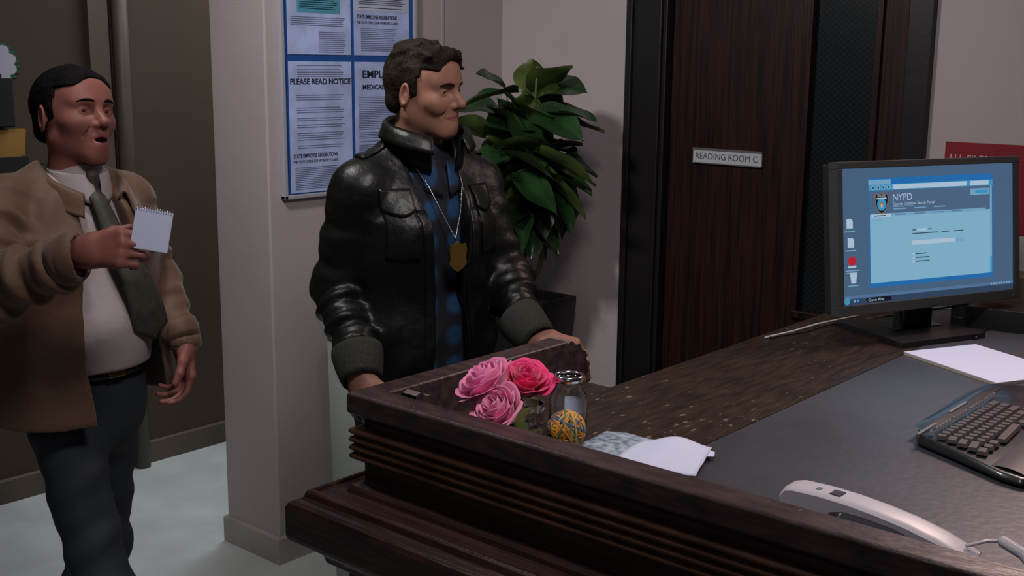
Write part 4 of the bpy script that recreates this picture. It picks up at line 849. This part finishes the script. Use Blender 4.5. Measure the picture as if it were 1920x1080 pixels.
    s.cap(fr(0, 0, .40), (-.996, 2.635, 1.62), .068, .072, .02, mode='c')
    s.cap(fr(0, .09, .46), fr(0, .14, .36), .05, .03, .02, mode='c')
    s.cap(rw - np.array((.028, -.004, .012)), rw + np.array((.12, -.03, .03)), .040, .045, .006, mode='c'); s.cap(lw - np.array((.004, -.004, -.02)), lw + np.array((.01, -.01, -.1)), .036, .04, .006, mode='c')
    V, F = s.mesh(); V = relax(V, F, 1)
    JK = Acc().add(V - O, F).build('jacket', [tanj], P)
    def jc(q):
        def f(u, v):
            a = PI / 2 + q * (PI - u * (PI - .62)); r = .078 + .028 * v - .008 * (1 - v); x = r * math.cos(a) * 1.05 + q * 0; y = r * math.sin(a) * .95 
            z = .032 * math.sin(PI * min(1, v * 1.1)) - .030 * v - .05 * u ** 2 + .018 * (1 - u)
            return Vector((-.995, 2.627, 1.470)) + fr.M @ Vector((x, y + .03 * u * u, z)) - Vector(O)
        return f
    collar_strip(JK, 'jacket_collar', tanj, jc(1), thick=.006); collar_strip(JK, 'jacket_collar', tanj, jc(-1), thick=.006)
    # cuffs and watch
    for a_, b_, r_ in ((rw - np.array((.055, -.008, .022)), rw - np.array((.018, -.003, .008)), .044), (lw - np.array((.018, -.018, -.04)), lw, .040)):
        a_, b_ = Vector(a_) - Vector(O), Vector(b_) - Vector(O); MB().tube([a_, a_.lerp(b_, .3), a_.lerp(b_, .7), b_], [r_ + .004, r_ + .006, r_ + .005, r_], tanj, 28, False).build('jacket_cuff', JK, solid=.004, recalc=False)
    wt_ = Vector(lw) - Vector(O) + Vector((.004, -.003, -.012)); dv = Vector((.10, -.18, -1)).normalized()
    wb = MB(); wb.tube([wt_ - dv * .006, wt_ + dv * .006], .034, silver, 28, False); wo = wb.build('wristwatch', P, solid=.003, recalc=False)
    # notepad, a thing of its own, gripped in the right hand
    pc = st((-.709, 2.228, 1.408)); np_ = empty('notepad', (pc.x, pc.y, pc.z), TH + R(8), 'small white spiral notepad held up in the hand of the man in tan', 'notepad')
    np_.rotation_euler = (R(-8), R(10), TH + R(6))
    MB().box(-.036, .036, -.001, .005, -.038, .042, paper).build('pages', np_, bevel=.0012); b = MB()
    for k in range(15):
        x = -.033 + k * .0047; b.tube([(x + .0012 * math.sin(a * PI / 5), .002 + .0052 * math.cos(a * PI / 5), .041 + .0052 * math.sin(a * PI / 5)) for a in range(11)], .0007, silver, 5, False)
    b.build('spiral_binding', np_)
make_left_man()

def make_right_man():
    O = np.array([-.215, 2.66, 0.]); P = person('person', O, 'man in black leather jacket and blue plaid shirt walking past the counter')
    fr = Frame((-.215, 2.665, 1.02), 38, 1, 0); hc = Vector((-.203, 2.645, 1.673)); HM = fr.m4(hc, 62, -2, 2, .905); acc = Acc()
    head_parts(P, O, HM, skinR, hairN, acc, 0, 1, 'tousled', .98, nose=1.03, gaze=(0, -.05))
    rs, re, rw = fr(-.168, -.02, .440), np.array((-.405, 2.60, 1.225)), np.array((-.325, 2.42, 1.060))
    ls, le, lw = fr(.162, -.01, .435), np.array((-.010, 2.70, 1.225)), np.array((.055, 2.53, 1.130))
    legs = [((-.275, 2.61, .93), (-.23, 2.55, .50), (-.25, 2.62, .11), (-.15, 2.53, .06)), ((-.155, 2.74, .93), (-.12, 2.66, .50), (-.20, 2.84, .13), (-.12, 2.77, .06))]
    body_trunk(fr, legs, [(rs, re, rw), (ls, le, lw)], (-.213, 2.668, 1.56), O, acc)
    V, F = hand_mesh(rw + np.array((.004, -.008, -.012)), (.45, -.30, -.85), (-.5, -.8, .25), True, [(22, 34, 22), (28, 38, 24), (32, 42, 26), (36, 46, 28)], thumb=.4, scale=1.0); acc.add(V - O, F)
    V, F = hand_mesh(lw + np.array((.012, -.006, -.004)), (.85, -.35, -.22), (.25, -.55, .75), False, [(30, 42, 28), (34, 44, 30), (38, 46, 32), (42, 50, 34)], thumb=.5, scale=1.0); acc.add(V - O, F)
    acc.build('body', [skinR, lipm, mouthm], P)
    s = SDF((-.48, 2.40, .90), (.06, 2.93, 1.62), .005)
    s.ell(fr(0, .0, .32), (.155, .110, .19), .04, M=fr.M).ell(fr(0, .01, .10), (.145, .112, .17), .06, M=fr.M, wr=.003).ell(fr(0, .0, .0), (.145, .110, .10), .05, M=fr.M).cap(fr(-.12, 0, .43), fr(.12, 0, .43), .05, .05, .05).cap(fr(0, 0, .44), (-.213, 2.665, 1.520), .064, .060, .03)
    V, F = s.mesh(); SH = Acc().add(V - O, F).build('plaid_shirt', [plaidm], P)
    nk = Vector((-.205, 2.650, 1.505))
    def sc(q):
        def f(u, v):
            a = PI / 2 + q * (PI - u * (PI - .22)); r = .068 + .012 * v; x = r * math.cos(a); y = r * math.sin(a)
            return nk + fr.M @ Vector((x + q * .008 * u * v, y + .014 * u * v, .032 - .052 * v ** 1.4 * (.5 + u) - .014 * u)) - Vector(O)
        return f
    collar_strip(SH, 'shirt_collar', plaidm, sc(1)); collar_strip(SH, 'shirt_collar', plaidm, sc(-1))
    s = SDF((-.55, 2.30, .05), (.15, 3.05, 1.06), .0065)
    s.ell(fr(0, 0, -.03), (.155, .112, .09), .04, M=fr.M).ell(fr(0, -.01, -.1), (.155, .115, .11), .05, M=fr.M)
    for q, (hip, kn, an, to) in enumerate(legs): s.cap(hip, kn, .088, .064, .05, wr=.003, wf=40, ph=q); s.cap(kn, an, .064, .054, .03, wr=.004, wf=60, ph=q + 1)
    V, F = s.mesh(); Acc().add(V - O, F).build('jeans', [jeans], P); shoe(P, O, (-.24, 2.61, 0), 44); shoe(P, O, (-.19, 2.84, 0), 44)
    # leather jacket
    s = SDF((-.60, 2.22, .82), (.26, 3.06, 1.66), .0050)
    rx = lambda w: .176 + .008 * np.cos(w * 9); ry = lambda w: .142 + .006 * np.cos(w * 8)
    s.apply(torso_cyl(-.10, .36, rx, ry, fr), fr.o - Vector((.3, .3, .2)), fr.o + Vector((.3, .3, .5)), .02)
    s.ell(fr(0, 0, .33), (.174, .142, .165), .05, M=fr.M, wr=.006, ph=2).ell(fr(0, 0, .08), (.182, .148, .13), .04, M=fr.M, wr=.008).cap(fr(-.140, -.01, .428), fr(.140, -.01, .428), .058, .058, .05).cap(fr(-.155, -.015, .440), fr(-.03, -.015, .520), .050, .056, .04).cap(fr(.155, -.015, .440), fr(.03, -.015, .520), .050, .056, .04)
    s.cap(rs, re, .057, .056, .04, wr=.005, wf=70, ph=.3).cap(re, rw - np.array((.010, -.030, -.030)), .057, .046, .02, wr=.0085, wf=110, ph=1.2).cap(ls, le, .056, .053, .04, wr=.005, wf=70, ph=2.4).cap(le, lw - np.array((.025, -.035, -.022)), .058, .046, .02, wr=.0085, wf=100, ph=.4)
    s.apply(torso_cyl(-.3, .18, lambda w: rx(w) - .014, lambda w: ry(w) - .014, fr), fr.o - Vector((.3, .3, .4)), fr.o + Vector((.3, .3, .45)), .01, 'c')
    s.apply(tf(fr, lambda u, v, w: np.maximum(np.maximum(np.abs(u + .014) - (.036 + .018 * np.clip((w - .2) / .25, 0, 1) + .014 * np.clip((.2 - w) / .2, 0, 1)), .02 - v), w - .60)), (-.6, 2.2, .8), (.3, 3.0, 1.66), .008, 'c')
    s.cap(fr(0, 0, .44), (-.208, 2.655, 1.66), .066, .070, .02, mode='c').cap(fr(0, .09, .49), fr(0, .14, .38), .045, .028, .02, mode='c')
    V, F = s.mesh(); V = relax(V, F, 1); JK = Acc().add(V - O, F).build('leather_jacket', [leather], P)
    def jc(q):
        def f(u, v):
            a = PI / 2 + q * (PI - u * (PI - .42)); r = .080 + .014 * v + .018 * max(0, v - .5) * 2 * u; x = r * math.cos(a) * 1.05; y = r * math.sin(a) * .98
            zz = .080 * math.sin(min(1, v * 1.5) * PI / 2) - .058 * max(0, v - .60) ** 1.0 * 1.6
            return Vector((-.206, 2.652, 1.528)) + fr.M @ Vector((x, y + .010 * u, zz - .030 * u * u + .010 * (1 - u))) - Vector(O)
        return f
    collar_strip(JK, 'jacket_collar', leather, jc(1), thick=.007); collar_strip(JK, 'jacket_collar', leather, jc(-1), thick=.007)
    # front edge bands, pockets and shoulder straps follow the jacket surface
    sn = snapper(s, fr)
    def smooth_grid(nu, nv, pos, add):
        Y = np.array([[sn(*pos(i / (nu - 1), j / (nv - 1))) for i in range(nu)] for j in range(nv)])
        for _ in range(3):
            Z = Y.copy(); Z[1:-1, :] = (Y[:-2, :] + Y[2:, :] + 2 * Y[1:-1, :]) / 4; Y = Z
            Z = Y.copy(); Z[:, 1:-1] = (Y[:, :-2] + Y[:, 2:] + 2 * Y[:, 1:-1]) / 4; Y = Z
        def f(u, v):
            x, w = pos(u, v); return Vector(fr(x, Y[round(v * (nv - 1)), round(u * (nu - 1))] + add(u, v), w)) - Vector(O)
        return f
    def bpos(q):
        def g(u, v):
            w = .40 - v * .48; return (-.014 + q * (.036 + .018 * min(1, max(0, (w - .2) / .25)) + .014 * min(1, max(0, (.2 - w) / .2)) + .005 + .022 * u), w)
        return g
    for q in (-1, 1): MB().grid(smooth_grid(5, 40, bpos(q), lambda u, v: .002), 5, 40, leather).build('front_band', JK, solid=.004, recalc=False)
    for q in (-1, 1):
        MB().grid(smooth_grid(16, 9, lambda u, v, q=q: (q * (.078 + .066 * u) - .012, .445 - .044 * v - .014 * math.sin(PI * u) * v), lambda u, v: .005 + .003 * v), 16, 9, leather).build('pocket_flap', JK, solid=.005, recalc=False)
        MB().grid(smooth_grid(12, 12, lambda u, v, q=q: (q * (.081 + .060 * u) - .012, .42 - .13 * v), lambda u, v: .002), 12, 12, leather).build('chest_pocket', JK, solid=.003, recalc=False)
    for q in (-1, 1):
        def ep(u, v, q=q):
            x = q * (.070 + .095 * v); b = .35
            for k in range(110):
                w = .40 + k * .002; i = np.round((fr(x, (u - .5) * .036 - .012, w) - s.lo) / s.h).astype(int)
                if (i >= s.n).any(): break
                if s.D[i[0], i[1], i[2]] < 0: b = w
            return Vector(fr(x, (u - .5) * .036 - .012, b + .003)) - Vector(O)
        MB().grid(ep, 6, 12, leather).build('epaulet', JK, solid=.005, recalc=False)
    for a_, b_, r_ in ((rw - np.array((.018, -.050, -.050)), rw + np.array((0, -.004, -.004)), .043), (lw - np.array((.040, -.052, -.034)), lw + np.array((.008, -.008, -.006)), .041)):
        a_, b_ = Vector(a_) - Vector(O), Vector(b_) - Vector(O); MB().tube([a_, a_.lerp(b_, .15), a_.lerp(b_, .5), a_.lerp(b_, .85), b_], [r_ + .011, r_ + .012, r_ + .008, r_ + .002, r_ - .002], ribk, 32, False).build('rib_cuff', JK, solid=.006, recalc=False)
    # badge on a chain
    bd = empty('police_badge', tuple(st(tuple(fr(-.010, .152, .300)))), TH, 'gold police badge hanging on a chain over the blue plaid shirt', 'badge')
    O2 = Vector(fr(-.010, .152, .300)); b = MB(); top = Vector(fr(-.010, .149, .335)) - O2
    for q in (-1, 1):
        pts = [Vector(fr(.0 + q * .060, .045, .500)) - O2, Vector(fr(q * .046 - .004, .100, .45)) - O2, Vector(fr(-.008 + q * .024, .130, .39)) - O2, top]
        fine = []
        for i in range(3):
            for k in range(14): fine.append(pts[i].lerp(pts[i + 1], k / 14))
        for k, p in enumerate(fine): b.lathe([(0, -.0022), (.0016, -.0012), (.0022, 0), (.0016, .0012), (0, .0022)], silver, 6, M=Matrix.Translation(p))
        b.tube(fine + [top], .0007, silver, 5)
    b.build('chain', bd)
    sh = [(0, .034), (.010, .026), (.020, .028), (.024, .014), (.021, -.004), (.024, -.016), (.014, -.028), (0, -.036)]; sh = sh + [(-x, y) for x, y in sh[-2:0:-1]]
    g = MB(); Mb = fr.M.to_4x4() @ Matrix.Translation((0, .006, -.002)) @ Matrix.Rotation(PI / 2, 4, 'X')
    g.prism(sh, -.003, .002, gold, Mb).lathe([(0, .002), (.012, .002), (.010, -.004), (0, -.006)], gold, 20, M=Mb @ Matrix.Rotation(PI, 4, 'X')); g.build('shield', bd, bevel=.001)
make_right_man()
